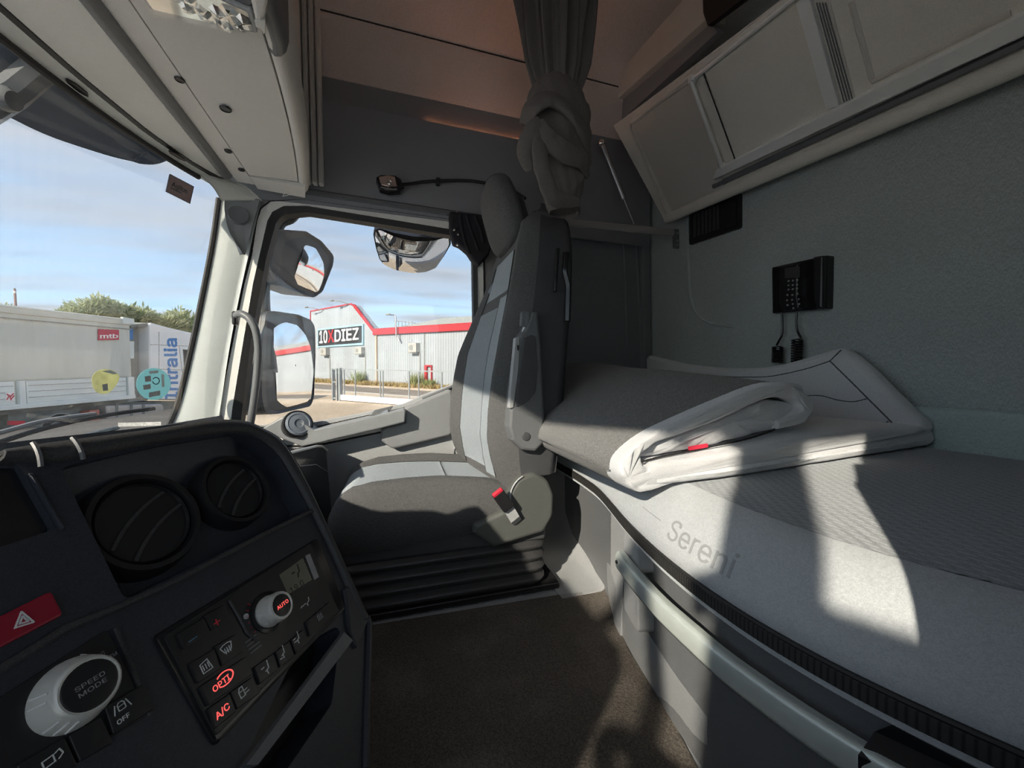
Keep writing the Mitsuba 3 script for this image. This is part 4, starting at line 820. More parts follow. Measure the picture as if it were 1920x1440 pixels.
# inner flap
FL = spline([(0.452, 0.492), (0.52, 0.500), (0.62, 0.509), (0.723, 0.525), (0.80, 0.536), (0.858, 0.552), (0.868, 0.575), (0.850, 0.592), (0.800, 0.603), (0.74, 0.598), (0.63, 0.563), (0.52, 0.535), (0.466, 0.520), (0.448, 0.505)], 110, True)
rings = []
for y, k in ((1.45, 0.9), (0.72, 0.99), (0.68, 0.985), (0.664, 0.95), (0.656, 0.88), (0.652, 0.7), (0.650, 0.4)):
    c = FL.mean(0); r = c + (FL - c) * np.array([0.5 + 0.5 * k if k < 0.9 else 1, k]); P = np.column_stack([r[:, 0], np.full(len(r), y), r[:, 1]])
    P[:, 1] += 0.034 * (meshkit.fbm(np.column_stack([P[:, 0] * 16 + P[:, 2] * 22, P[:, 2] * 20, P[:, 0] * 0]), 3, 11) - 0.5) * (y < 0.7)
    rings.append(P)
part(tp_, 'inner_flap', loft(rings), 'topper_grey', smooth=60)
# bottom layer
BT = np.vstack([spline([(0.45, 0.440), (0.52, 0.446), (0.70, 0.455), (0.95, 0.471), (1.16, 0.484), (1.185, 0.50)], 60), spline([(1.183, 0.525), (1.15, 0.536), (0.98, 0.536), (0.80, 0.524), (0.70, 0.512), (0.58, 0.503), (0.46, 0.492)], 60)])
def near_y(x): return np.interp(x, [0.40, 0.5, 0.6, 0.8, 1.0, 1.2], [0.640, 0.625, 0.610, 0.600, 0.590, 0.575])
rings = []
for d, k in ((1.0, 1), (0.06, 1.0), (0.025, 0.99), (0.010, 0.92), (0.003, 0.75), (0.0, 0.45)):
    c = np.column_stack([BT[:, 0], 0.472 + (BT[:, 0] - 0.5) * 0.055]); r = c + (BT - c) * np.array([1, k])
    ny = near_y(r[:, 0]) + d; P = np.column_stack([r[:, 0], ny, r[:, 1]])
    amp = np.clip((r[:, 0] - 1.02) / 0.15, 0, 1) + 0.25
    P[:, 1] += 0.018 * amp * (meshkit.fbm(np.column_stack([r[:, 0] * 24, r[:, 1] * 34, r[:, 0] * 0]), 3, 21) - 0.5) * (d < 0.5); rings.append(P)
part(tp_, 'lower_layer', loft(rings), 'topper_grey', smooth=60)
# the part that leans on the rear wall
FW_ = Fr((1.165, 0.0, 0.50), (0, -1, 0), nz(V3(0.10, 0, 1)))
wp = FW_.pxs([(1193, 690), (1196, 670), (1210, 668), (1290, 683), (1345, 689), (1400, 691), (1440, 689), (1480, 682), (1520, 671), (1560, 659), (1582, 653), (1594, 656), (1612, 668), (1640, 692), (1680, 733), (1720, 772), (1745, 795), (1740, 812), (1700, 815)])
wp[:, 0] = np.maximum(wp[:, 0], -1.63); wp = np.vstack([wp, [[-0.62, 0.02], [-1.62, 0.02]]])
part(tp_, 'raised_end', prism(rpoly(wp, 0.02, 3), FW_, -0.028, 0.026, 0.022, 4, True), 'topper_grey', smooth=50)
sm_ = [[(1200, 690), (1290, 700), (1345, 705), (1400, 707), (1440, 706), (1480, 699), (1520, 689), (1556, 677)], [(1556, 677), (1600, 720), (1640, 760), (1672, 792)], [(1556, 677), (1577, 656)]]
for L in sm_: part(tp_, 'seam', tube([PL(u, v, FW_.o + FW_.z * 0.0265, FW_.z) for u, v in spline(L, 24)], 0.0016, 6), mat('seam_grey', (0.10, 0.105, 0.115), 0.9) if 'seam_grey' not in scene else 'seam_grey')
for L in ([(1505, 742), (1540, 742), (1570, 750), (1600, 753), (1628, 747)], [(1490, 800), (1540, 800), (1600, 806), (1640, 806), (1665, 790)]):
    part(tp_, 'stitch_line', tube([PL(u, v, FW_.o + FW_.z * 0.0265, FW_.z) for u, v in spline(L, 24)], 0.0014, 6), 'seam_grey')
for L in ([(1195, 868), (1240, 856), (1290, 846), (1330, 838), (1400, 823), (1450, 806), (1490, 785)], ):
    part(tp_, 'fold_seam', tube([PY(u, v, 0.642) for u, v in spline(L, 30)], 0.002, 6), 'rubber')
tg_ = Fr(PY(1309, 838, 0.6395), nz(PY(1327, 835, 0.6395) - PY(1292, 841, 0.6395)), V3(0, 0, 1))
part(tp_, 'tag', prism(rect(0.046, 0.0075, 0.001), tg_, -0.002, 0.002), 'red_fabric', 'small red sewn tag')
# ------------------------------------------------------------------ upper bunk folded up against the rear wall
QB = [V3(1.175, 1.50, 1.362), V3(1.17, 0.42, 1.245), PX(1465, 0, 0.92), V3(0.91, 1.50, 1.757)]
QB[2] = QB[3] + (QB[2] - QB[3]) * ((1.50 - 0.42) / (1.50 - QB[2][1]))
def onB(u, v):
    """(s, t) of the upper bunk's patch under a pixel."""
    x = np.array([0.3, 0.5]); d = ray(u, v); a1 = nz(np.cross(d, [0, 0, 1.0])); a2 = np.cross(nz(d), a1)
    for _ in range(30):
        f = lambda q: np.array([(bilin(QB, *q) - C) @ a1, (bilin(QB, *q) - C) @ a2])
        y = f(x); J = np.column_stack([(f(x + [1e-5, 0]) - y) / 1e-5, (f(x + [0, 1e-5]) - y) / 1e-5]); x = x - np.linalg.solve(J, y)
    return x
def nB(s, t):
    e = 1e-4; n = np.cross(bilin(QB, s + e, t) - bilin(QB, s, t), bilin(QB, s, t + e) - bilin(QB, s, t)); n = nz(n); return n if n @ (C - bilin(QB, s, t)) > 0 else -n
def pB(s, t, h=0.0): return bilin(QB, s, t) + nB(s, t) * h
def slabB(st, h0, h1, n=14, bev=0.004):
    """A panel on the bunk's underside between four (s, t) corners."""
    a, b, c, d = [np.asarray(x, float) for x in st]; g = lambda p, q: (a * (1 - p) + b * p) * (1 - q) + (d * (1 - p) + c * p) * q
    G = np.array([[pB(*g(i / (n - 1), j / 5), h1) for j in range(6)] for i in range(n)])
    return surf(G, h1 - h0, C)
def quadB(L, h0, h1): return slabB([onB(*p) for p in L], h0, h1)
mat('bright_metal', (0.86, 0.86, 0.83), 0.25, metal=0.3)
ub = thing('upper_bunk', 'beige grey upper bunk folded up against the rear wall with aluminium strip and cross rails', 'bunk bed')
mat('bunk_beige', speck((0.589, 0.574, 0.515), (0.795, 0.772, 0.707), 1200, 3, 0.12), 0.55)
part(ub, 'shell', slabB([(-0.0, 0.0), (1.25, 0.0), (1.25, 1.0), (-0.0, 1.0)], -0.09, 0.0, 20), 'bunk_beige')
S1 = lambda u, v: onB(u, v)
part(ub, 'lower_edge', tube([pB(s, 0.03, 0.0) for s in np.linspace(0.02, 1.25, 24)], 0.024, 10, flat=(0.8, 1)), 'bunk_beige', smooth=60)
part(ub, 'left_panel', quadB([(1213, 288), (1262, 395), (1359, 345), (1300, 190)][::-1] if False else [(1262, 396), (1360, 348), (1303, 150), (1185, 232)], 0.0, 0.006), mat('bunk_panel', speck((0.501, 0.477, 0.442), (0.648, 0.625, 0.574), 1200, 3, 0.12), 0.6))
part(ub, 'middle_panel', quadB([(1383, 300), (1565, 205), (1508, 0), (1325, 134)], 0.0, 0.006), 'bunk_beige')
part(ub, 'right_panel', quadB([(1607, 182), (2050, -40), (1960, -300), (1560, 0)], 0.0, 0.006), 'bunk_beige')
a_, b_, c_2, d_ = [onB(*p) for p in ((1640, 150), (1900, 20), (1830, -180), (1600, 0))]
part(ub, 'emboss', tube([pB(*(b_ * (1 - t) + a_ * t), 0.006) for t in np.linspace(0, 1, 10)] + [pB(*(a_ * (1 - t) + d_ * t), 0.006) for t in np.linspace(0.05, 1, 8)], 0.006, 8), 'bunk_panel')
st0, st1 = [onB(*p) for p in ((1382, 314), (1570, 226), (1744, 146), (1920, 62))], [onB(*p) for p in ((1360, 304), (1570, 200), (1744, 112), (1920, 18))]
sg = []
for t in np.linspace(0, 1.35, 24):
    lo = onB(1345 + 575 * t, 332 - 270 * t); hi = onB(1352 + 568 * t, 311 - 293 * t)
    sg.append([pB(*(lo * (1 - q) + hi * q), h) for q, h in ((-0.02, 0.004), (0.0, 0.020), (0.08, 0.024), (0.92, 0.024), (1.0, 0.020), (1.02, 0.004))])
part(ub, 'aluminium_strip', surf(np.array(sg), 0.004, C), 'alu', smooth=40)
part(ub, 'strip_channel', tube([pB(*onB(1340 + 580 * t, 348 - 270 * t), 0.004) for t in np.linspace(0, 1.3, 16)], 0.010, 6), 'dark_grey_plastic')
for (L, m, h) in (([(1556, 199), (1580, 192), (1527, -8), (1501, 0)], 'alu', 0.016), ([(1583, 190), (1607, 180), (1556, -20), (1530, -8)], 'bunk_panel', 0.010)):
    part(ub, 'cross_rail' if m == 'alu' else 'ribbed_rail', quadB(L, 0.0, h), m)
for k in range(4):
    a, b = onB(1537 + k * 5.5, 0), onB(1588 + k * 5.2, 187 - k * 2); part('upper_bunk__ribbed_rail', 'groove', tube([pB(*a, 0.011), pB(*b, 0.011)], 0.0015, 6), 'dark_grey_plastic')
hr0, hr1 = onB(1303, 146), onB(1361, 309)
gr_ = part(ub, 'grab_rod', tube(np.array([pB(*(hr0 * (1 - t) + hr1 * t), 0.018) for t in np.linspace(0, 1, 12)]), 0.0068, 12), 'bright_metal', 'polished metal rod')
for q in (hr0, hr1): part(gr_, 'socket', rbox(Fr(pB(*q, 0.010), (0, 1, 0), (0, 0, 1)), (0.022, 0.022, 0.026), 0.006), 'alu')
part(ub, 'panel_line', tube([pB(*onB(*p), 0.007) for p in ((1322, 134), (1382, 300))], 0.0022, 6), 'rubber')
part(ub, 'upper_lip', tube([pB(*(onB(1188, 228) * (1 - t) + onB(1466, 8) * t), 0.004) for t in np.linspace(0, 1.5, 16)], 0.010, 8), 'bunk_beige')
part(ub, 'upper_trim', tube([pB(*(onB(1303, 146) * (1 - t) + onB(1470, 12) * t), 0.010) for t in np.linspace(0, 1.5, 16)], 0.0065, 8), 'alu')
part(ub, 'recess_edge', tube(np.array([pB(*onB(*p), 0.005) for p in spline([(1300, 148), (1240, 190), (1190, 226), (1184, 238), (1190, 255), (1220, 325), (1251, 399)], 40)]), 0.0045, 8), 'bunk_panel')
# mattress part and strap seen behind the upper edge
mq = [PX(1140, 201, 1.02), PX(1325, 35, 1.02), PX(1322, -60, 1.02), PX(1278, 0, 1.02), PX(1135, 163, 1.02)]
FM = Fr(mq[0], mq[1] - mq[0], mq[4] - mq[0])
part(ub, 'upper_pad', prism(rpoly(FM.inv(np.array(mq))[:, :2], 0.006), FM, -0.08, 0.0, 0.008), 'bunk_panel')
part(ub, 'backing', prism(rpoly(FM.pxs([(1146, 205), (1330, 40), (1345, 60), (1155, 235)], -0.03), 0.002), FM, -0.06, -0.03), 'side_panel')
part(ub, 'strap', prism(rpoly(FM.pxs([(1320, -60), (1322, 25), (1330, 50), (1410, -10), (1420, -60)], 0.01), 0.01), FM, 0.0, 0.02, 0.004), 'rubber')
bl = [onB(1190, 292), onB(1163, 262)]
part(ub, 'end_bracket', prism(rpoly(FM.pxs([(1125, 192), (1132, 165), (1146, 150), (1152, 176), (1147, 190)], 0.01), 0.006), FM, 0.0, 0.02, 0.004), 'bunk_panel')
# gas strut
g0, g1, g2 = pB(*onB(1131, 268), 0.02), pB(*onB(1170, 373), 0.02), pB(*onB(1189, 420), 0.03)
g0, g1, g2 = PY(1128, 268, 1.56), PY(1170, 373, 1.56), PY(1189, 420, 1.56)
gs = thing('gas_strut', 'thin metal gas strut beside the folded upper bunk', 'gas strut')
part(gs, 'cylinder', tube([g0, g1], 0.011, 12), 'steel'); part(gs, 'rod', tube([g1, g2], 0.003, 8), 'steel'); part(gs, 'ball_joint', rbox(Fr(g0, (1, 0, 0), (0, 1, 0)), (0.03, 0.03, 0.03), 0.012), 'chrome')
# rail below the bunk with its bracket
r0, r1 = PY(1040, 415, 1.46), PY(1262, 436, 1.47)
br = thing('bunk_support_rail', 'flat grey metal support rail between seat and rear wall below the upper bunk', 'rail')
part(br, 'bar', tube(np.array([r0 * (1 - t) + r1 * t for t in np.linspace(0, 1, 8)]), 0.017, 12, flat=(0.5, 1)), mat('rail_grey', (0.36, 0.35, 0.34), 0.4, metal=0.2))
fb_ = Fr(PY(1270, 448, 1.47), (1, 0, 0), (0, 0, 1))
bk_ = part(br, 'bracket', prism(rect(0.045, 0.085, 0.004), fb_, -0.004, 0.004, 0.001), 'dark_grey_plastic')
for z in (0.022, -0.012, -0.03): part(bk_, 'bolt', lathe([(0.006, 0), (0.006, 0.005), (0, 0.006)], fb_.sub(-0.006, z, 0.004), 10), 'steel')
part(bk_, 'edge', prism(rect(0.006, 0.09, 0.001, cx=0.024), fb_, -0.01, 0.012), 'steel')
# ------------------------------------------------------------------ curtain tied in a knot
cu = thing('curtain', 'dark grey brown privacy curtain tied into a knot hanging beside the passenger seat', 'curtain')
def cloth(p, n, uv): return mix((0.11, 0.10, 0.094), (0.18, 0.166, 0.156), noise(p.x * 900, p.y * 900, p.z * 700))
mat('curtain_cloth', mikit.proc(cloth), 0.85, spec=0.2)
CX, CY = 0.468, 1.09
th = np.linspace(0, 2 * np.pi, 160, endpoint=False)
rings = []
for z in np.concatenate([np.linspace(2.24, 1.62, 34), np.linspace(1.61, 1.50, 14)]):
    t = (2.24 - z) / 0.74; R = np.interp(z, [1.50, 1.545, 1.60, 1.80, 2.24], [0.062, 0.078, 0.090, 0.105, 0.125])
    amp = np.interp(z, [1.50, 1.6, 1.8, 2.24], [0.10, 0.26, 0.42, 0.45])
    r = R * (1 + amp * (0.6 * np.sin(11 * th + 0.6 * np.sin(z * 5)) + 0.4 * np.sin(19 * th + 2.0 + z * 2.0) + 0.3 * np.sin(5 * th + z * 3)))
    x = CX + r * np.cos(th) * 0.95; y = CY + r * np.sin(th) * 0.62
    rings.append(np.column_stack([x, y, np.full(len(th), z)]))
part(cu, 'gathered_top', loft(rings), 'curtain_cloth', smooth=60)
rings = []
for z in np.linspace(1.565, 1.17, 60):
    R = np.interp(z, [1.17, 1.20, 1.26, 1.32, 1.38, 1.43, 1.48, 1.52, 1.55, 1.565], [0.052, 0.056, 0.074, 0.092, 0.103, 0.106, 0.098, 0.082, 0.060, 0.02])
    sw = np.interp(z, [1.17, 1.35, 1.56], [0.018, 0.004, -0.006])
    a = th - z * 11.0
    fold = 0.075 * (1 - np.abs(np.sin(1.5 * a))) ** 3 - 0.035 + 0.035 * np.sin(7 * a + 3 * np.sin(2 * th)) + 0.02 * np.sin(13 * th + z * 40)
    r = R * (1 + fold * np.interp(z, [1.17, 1.22, 1.5, 1.56], [0.5, 1, 1, 0.6]))
    rings.append(np.column_stack([CX + sw + r * np.cos(th), CY + 0.8 * r * np.sin(th), np.full(len(th), z)]))
part(cu, 'knot', loft(rings), 'curtain_cloth', smooth=60)
def wrap(pts, r, fl, seed):
    p = spline(pts, 60); k = np.linspace(0, 1, 60); rr = r * (0.35 + 0.65 * np.sin(np.pi * np.clip(k, 0.02, 0.98)) ** 0.5)
    m = tube(p, rr, 28, flat=fl); v = np.array(m.vertices); v += (meshkit.fbm(v * 38, 3, seed)[:, None] - 0.5) * 0.010 * nz(V3(0.3, -1, 0.2)); return TM(v, m.faces)
def on_knot(u, v, y): return PY(u, v, y)
part(cu, 'wrap', wrap([on_knot(982, 235, 1.04), on_knot(1000, 200, 1.012), on_knot(1035, 186, 1.008), on_knot(1072, 215, 1.012), on_knot(1096, 262, 1.035), on_knot(1104, 310, 1.07)], 0.030, (0.55, 1.3), 3), 'curtain_cloth', smooth=60)
part(cu, 'wrap', wrap([on_knot(1012, 228, 1.005), on_knot(1030, 262, 0.998), on_knot(1060, 285, 1.0), on_knot(1092, 300, 1.02), on_knot(1102, 330, 1.06)], 0.024, (0.5, 1.2), 5), 'curtain_cloth', smooth=60)
part(cu, 'wrap', wrap([on_knot(1010, 225, 1.005), on_knot(996, 250, 1.01), on_knot(985, 285, 1.03), on_knot(994, 320, 1.05)], 0.022, (0.5, 1.2), 8), 'curtain_cloth', smooth=60)
part(cu, 'wrap', wrap([on_knot(1010, 250, 1.0), on_knot(1012, 290, 1.0), on_knot(1022, 335, 1.005), on_knot(1042, 372, 1.02), on_knot(1085, 380, 1.04)], 0.020, (0.5, 1.25), 9), 'curtain_cloth', smooth=60)
ft = Fr((CX + 0.018, CY, 1.175), (1, 0, 0), (0, 1, 0))
part(cu, 'tail', loft([ft(circ(r, 40, 0, 0, r * 0.75) * (1 + 0.03 * np.sin(6 * np.arange(40) * 2 * np.pi / 40))[:, None], z) for r, z in ((0.050, 0.07), (0.052, 0.02), (0.050, -0.01), (0.047, -0.014), (0.043, -0.008), (0.040, 0.03))]), 'curtain_cloth', smooth=50)
# ------------------------------------------------------------------ window blind, reading lamp, wall phone
bd = thing('window_blind', 'black bunched fabric blind with snap studs at the top of the passenger window', 'blind')
fbd = FXZ(1.615)
bo = fbd.pxs([(843, 397), (868, 400), (918, 405), (930, 440), (915, 480), (897, 499), (884, 486), (876, 474), (862, 462), (850, 457), (845, 440), (843, 420)])
g = prism(rpoly(bo, 0.008, 4), fbd, -0.03, 0.012, 0.010, 4)
part(bd, 'fabric', g, mat('blind_black', speck((0.008, 0.008, 0.012), (0.022, 0.022, 0.028), 900, 20, 0.3), 0.8), smooth=50)
for L in ([(862, 403), (866, 430), (872, 455), (880, 475)], [(874, 404), (884, 436), (897, 470)], [(890, 405), (900, 430), (906, 455)]):
    part(bd, 'fold', tube([PY(u, v, 1.603) for u, v in spline(L, 14)], 0.007, 8), 'blind_black')
for u, v in ((852, 431), (859, 440), (858, 459), (857, 397)):
    part(bd, 'stud', lathe([(0.006, 0), (0.005, 0.004), (0, 0.005)], Fr(PY(u, v, 1.598), (1, 0, 0), (0, 0, 1)), 14), 'chrome')
rlamp = thing('reading_lamp', 'small gooseneck reading lamp with silver face on the dark panel above the window', 'lamp')
fl_ = Fr(PY(732, 344, 1.600), nz(V3(0.97, 0.1, 0.06)), V3(0, 0.05, 1))
sc_ = np.linalg.norm(PY(757, 344, 1.6) - PY(707, 344, 1.6)) / 50
pxl = lambda L: np.array([[(u - 732) * sc_, -(v - 344) * sc_] for u, v in L])
part(rlamp, 'housing', prism(rpoly(pxl([(706, 336), (716, 330), (742, 328), (752, 334), (758, 350), (750, 357), (730, 360), (712, 357)]), 0.006), fl_, -0.03, 0.006, 0.005, 3), 'gloss_black')
part(rlamp, 'face', prism(rpoly(pxl([(711, 336), (728, 331), (741, 332), (744, 351), (728, 353), (714, 351)]), 0.003), fl_, 0.006, 0.010, 0.002), mat('pink_steel', (0.62, 0.50, 0.46), 0.25, metal=0.8))
part(rlamp, 'lens', lathe([(0.009, 0.010), (0.010, 0.012), (0.0075, 0.013), (0.005, 0.010), (0, 0.008)], fl_.sub(-0.004, -0.001), 20), 'chrome')
part(rlamp, 'lower_strip', prism(rpoly(pxl([(712, 354), (736, 356), (744, 354), (742, 358), (722, 359)]), 0.001), fl_, 0.006, 0.009), 'steel')
gn = spline([PY(755, 346, 1.60), PY(775, 344, 1.615), PY(800, 340.5, 1.622), PY(850, 338.5, 1.624), PY(890, 340, 1.622), PY(930, 348, 1.618), PY(965, 360, 1.60), PY(985, 372, 1.56)], 50)
part(rlamp, 'gooseneck', tube(gn, 0.0062, 10), 'rubber')
part(rlamp, 'clip', rbox(Fr(PY(821, 341, 1.63), (1, 0, 0), (0, 0, 1)), (0.016, 0.026, 0.03), 0.004), 'rubber')
ph = thing('wall_handset', 'black handset unit with keypad in a wall holder on the rear wall', 'handset')
FP = Fr(PX(1498, 536, XB - 0.03), (0, -1, 0), (0, 0, 1))
hp = FP.pxs([(1446, 501), (1550, 478), (1548, 579), (1447, 588)])
part(ph, 'holder', prism(rpoly(hp, 0.006), FP, -0.03, 0.0, 0.006, 3), 'gloss_black')
part(ph, 'side_wing', prism(rpoly(FP.pxs([(1529, 483), (1550, 479), (1548, 578), (1534, 579), (1530, 560)]), 0.006), FP, 0.0, 0.014, 0.006, 3), 'satin_black')
hs = part(ph, 'handset', prism(rpoly(FP.pxs([(1469, 500), (1506, 493), (1504, 555), (1508, 580), (1472, 584), (1468, 560)]), 0.008), FP, 0.0, 0.02, 0.006, 3), 'satin_black')
part(hs, 'screen', prism(rpoly(FP.pxs([(1472, 503), (1500, 499), (1500, 520), (1472, 522)], 0.02), 0.002), FP, 0.02, 0.0212), mat('phone_screen', (0.05, 0.052, 0.05), 0.3))
for (u, v) in [(1479, 527), (1487, 526), (1495, 525), (1479, 535), (1487, 534.5), (1495, 534), (1479, 543), (1487, 542), (1495, 541), (1477, 553), (1486, 553), (1496, 551), (1476, 563), (1485.5, 562), (1498, 561), (1477, 572), (1487, 570), (1499, 570), (1488, 578)]:
    a, b = FP.px(u, v, 0.02); part(hs, 'key', prism(circ(0.0030, 8, a, b, 0.0028), FP, 0.02, 0.0215), 'grey_print')
for L, cu_ in (([(1466, 588), (1467, 610), (1466, 628), (1460, 640), (1456, 648)], (1458, 650, 1457, 680)), ([(1494, 586), (1493, 605), (1495, 620), (1502, 634), (1503, 638)], (1495, 636, 1494, 680))):
    q = [PX(u, v, XB - 0.02) for u, v in spline(L, 20)]
    ck = part(ph, 'cord', tube(q, 0.0032, 8), 'gloss_black')
    a, b = PX(cu_[0], cu_[1], XB - 0.025), PX(cu_[2], cu_[3], XB - 0.025); n = 9; t = np.linspace(0, 1, n * 14)
    hel = np.array([a * (1 - k) + b * k + V3(0.011 * math.cos(2 * np.pi * n * k), 0.0145 * math.sin(2 * np.pi * n * k), 0) for k in t])
    part(ck, 'coil', tube(hel, 0.0034, 6), 'gloss_black')
# ------------------------------------------------------------------ overhead console above the windscreen
oc = thing('overhead_console', 'pale grey overhead console above the windscreen with clear dome lamp', 'overhead console')
GX = lambda y: float(glass_x(y, 1.335))
GR = lambda y: float(np.interp(y, [-0.45, 0.2, 0.9, 1.10, 1.30, 1.45, 1.56, 1.62], [-0.60, -0.70, -0.705, -0.695, -0.672, -0.635, -0.590, -0.575]))
RO = lambda y: -0.546 - 0.027 * np.clip((y - 0.9) / 0.64, -1.2, 1.2)
SE = lambda y: -0.471 - 0.022 * np.clip((y - 0.87) / 0.62, -1.2, 1.2)
ED = lambda y: -0.245 - 0.11 * S(y) ** 2
oy = np.linspace(-0.44, 1.575, 50)
def strip(fa, fb, za, zb, thick=0.012, y=oy, sag=0.0):
    return surf(np.array([[(fa(q) * (1 - t) + fb(q) * t, q, za * (1 - t) + zb * t - sag * math.sin(math.pi * t)) for t in (0, 0.04, 0.3, 0.7, 0.96, 1)] for q in y]), thick, (-0.4, 0.6, 0))
part(oc, 'header_trim', strip(lambda y: GX(y) + 0.006, GR, 1.335, 1.352), 'cream_plastic')
part(oc, 'groove', tube([(GR(q), q, 1.362) for q in oy], 0.012, 8), 'satin_black')
part(oc, 'visor_panel', strip(lambda y: GR(y) + 0.006, lambda y: RO(y) - 0.006, 1.356, 1.366), 'cream_plastic')
part(oc, 'blind_roller', tube([(RO(q) + 0.006, q, 1.370) for q in oy if q < 1.55], 0.019, 14), 'dark_grey_plastic')
part(oc, 'roller_slot', strip(lambda y: RO(y) + 0.0, lambda y: RO(y) + 0.030, 1.384, 1.384), 'satin_black')
part(oc, 'screw_strip', strip(lambda y: RO(y) + 0.024, SE, 1.366, 1.362), 'warm_grey_plastic')
lidy = np.linspace(-0.40, 1.505, 50)
part(oc, 'lid', strip(lambda y: SE(y) + 0.003, lambda y: ED(y) - 0.003, 1.362, 1.358, y=lidy), 'warm_grey_plastic')
part(oc, 'tail_panel', strip(lambda y: SE(y) + 0.003, lambda y: ED(y) + 0.02, 1.359, 1.345, y=np.linspace(1.512, 1.60, 8)), 'warm_grey_plastic')
# rounded rear edge
er = [(-0.002, 1.372), (0.0, 1.362), (0.008, 1.354), (0.020, 1.356), (0.030, 1.368), (0.036, 1.39), (0.036, 1.46), (0.020, 1.60), (0.010, 2.24)]
ey = np.linspace(-0.44, 1.585, 50)
part(oc, 'rear_edge', surf(np.array([[(ED(q) + a, q, z) for a, z in er] for q in ey]), 0.01, (0.3, 0.6, 0.6)), 'warm_grey_plastic', smooth=60)
dk = np.linspace(0.50, 0.93, 16)
part(oc, 'handle_cover', surf(np.array([[(ED(q) + a + (0.006 if 0 < i < 7 else 0) * (1 if q < 0.925 else 0.2), q, z - 0.003) for i, (a, z) in enumerate(er[:8])] for q in dk]), 0.01, (0.3, 0.6, 0.6)), 'dark_grey_plastic', smooth=60)
for k in range(5):
    x = -0.375 + 0.022 * k
    part(oc, 'end_rib', prism(rect(0.017, 0.95, 0.005), Fr((x, 1.615, 1.885), (1, 0, 0), (0.0, 0, 1)), -0.02, 0.012 - 0.002 * k, 0.006, 3), 'warm_grey_plastic')
part(oc, 'end_latch', rbox(Fr((-0.283, 1.61, 1.84), (1, 0, 0), (0, 0, 1)), (0.014, 0.14, 0.03), 0.005), 'cream_plastic')
def onz(u, v, z=1.36): return PZ(u, v, z)
for (u, v, ru) in ((337, 149, 0.009), (428, 283, 0.009), (453, 318, 0.009)):
    f = Fr(onz(u, v, 1.361), (0, 1, 0), (1, 0, 0)); f = Fr(f.o, (0.1, 1, 0), (1, -0.1, 0))
    k = part(oc, 'screw_recess', lathe([(0.0, 0.001), (ru * 0.75, 0.001), (ru * 1.0, 0.003), (ru * 1.15, 0.0)], f, 20), 'satin_black')
f = Fr(onz(423, 204, 1.358), (0, 1, 0), (1, 0, 0))
part(oc, 'lid_hole', lathe([(0.0, 0.001), (0.011, 0.001), (0.012, 0.003), (0.0135, 0.0)], f, 24), 'satin_black')
for (u, v, L) in ((145, 163, 0.03), (332, 291, 0.03)):
    p0 = onz(u, v, 1.344); d = nz(V3(0.1 if v < 200 else 0.35, 1, 0)); f = Fr(p0, d, np.cross(d, (0, 0, -1)))
    f = Fr(p0, d, np.cross(V3(0, 0, -1), d))
    part(oc, 'slot', prism(rpoly([(-L, 0), (-L * 0.4, 0.008), (L * 0.5, 0.008), (L, 0), (L * 0.4, -0.007), (-L * 0.5, -0.007)], 0.005), f, 0.0, 0.004), 'satin_black')
a, b, c = onz(536, 353, 1.345), onz(530, 366, 1.345), onz(546, 362, 1.345)
ftr = Fr(a, c - a, b - a); ftr = ftr if ftr.z[2] < 0 else Fr(a, b - a, c - a)
part(oc, 'triangle_mark', stroke(np.vstack([ftr.inv(np.array([a, b, c]))[:, :2], [[0, 0]]]), ftr, 0.002, 0.004, 0.005), 'cream_plastic')
# dome lamp
zl = 1.340
dl_ = [onz(u, v, zl) for u, v in ((248, -40), (287, 16), (474, 59), (464, 21), (330, -40))]
FDn = Fr((0, 0, zl), (0, 1, 0), (1, 0, 0))
pol = FDn.inv(np.array(dl_))[:, :2]
lamp = part(oc, 'dome_lamp', prism(rpoly(pol.mean(0) + (pol - pol.mean(0)) * 1.10, 0.006), FDn, -0.03, 0.001, 0.004, 3), 'grey_plastic')
part(lamp, 'reflector', prism(rpoly(pol, 0.004), FDn, 0.001, 0.002), 'chrome')
rng = np.random.default_rng(5)
for k in range(14):
    w = rng.random(2); q = pol[1] * (1 - w[0]) * (1 - w[1]) + pol[2] * w[0] * (1 - w[1]) + pol[3] * w[0] * w[1] + pol[0] * (1 - w[0]) * w[1]
    part(lamp, 'facet', lathe([(0.012 + 0.006 * rng.random(), 0.002), (0.008, 0.006), (0.003, 0.007 + 0.003 * rng.random()), (0, 0.008)], Fr(FDn.at(*q), nz(V3(rng.random() - .5, rng.random() - .5, 0.15 * (rng.random() - .5))), (0.3, 0.5, 0.1)) if False else FDn.sub(q[0], q[1], 0, 360 * rng.random()), 6), 'chrome', smooth=False)
lens = prism(rpoly(pol, 0.004), FDn, 0.012, 0.0121)
scene[part(lamp, 'lens', TM(FDn(np.column_stack([ccw(rpoly(pol, 0.004)), np.full(len(rpoly(pol, 0.004)), 0.012)])), earcut(ccw(rpoly(pol, 0.004)))), 'pane')]
part(oc, 'upper_lid', prism(rpoly(FDn.pxs([(490, -60), (352, -6), (466, 19), (486, 8)]), 0.003), FDn, -0.02, -0.006, 0.003), 'dark_grey_plastic')
part(oc, 'latch_cup', prism(rpoly(FDn.pxs([(466, -30), (478, 24), (486, 26), (498, 18), (505, -30)]), 0.008), FDn, -0.012, 0.016, 0.008, 3), 'warm_grey_plastic')
part(oc, 'latch', prism(rpoly(FDn.pxs([(477, 36), (498, 34), (498, 58), (494, 62), (488, 50), (479, 48)]), 0.002), FDn, -0.012, 0.004, 0.002), 'cream_plastic')
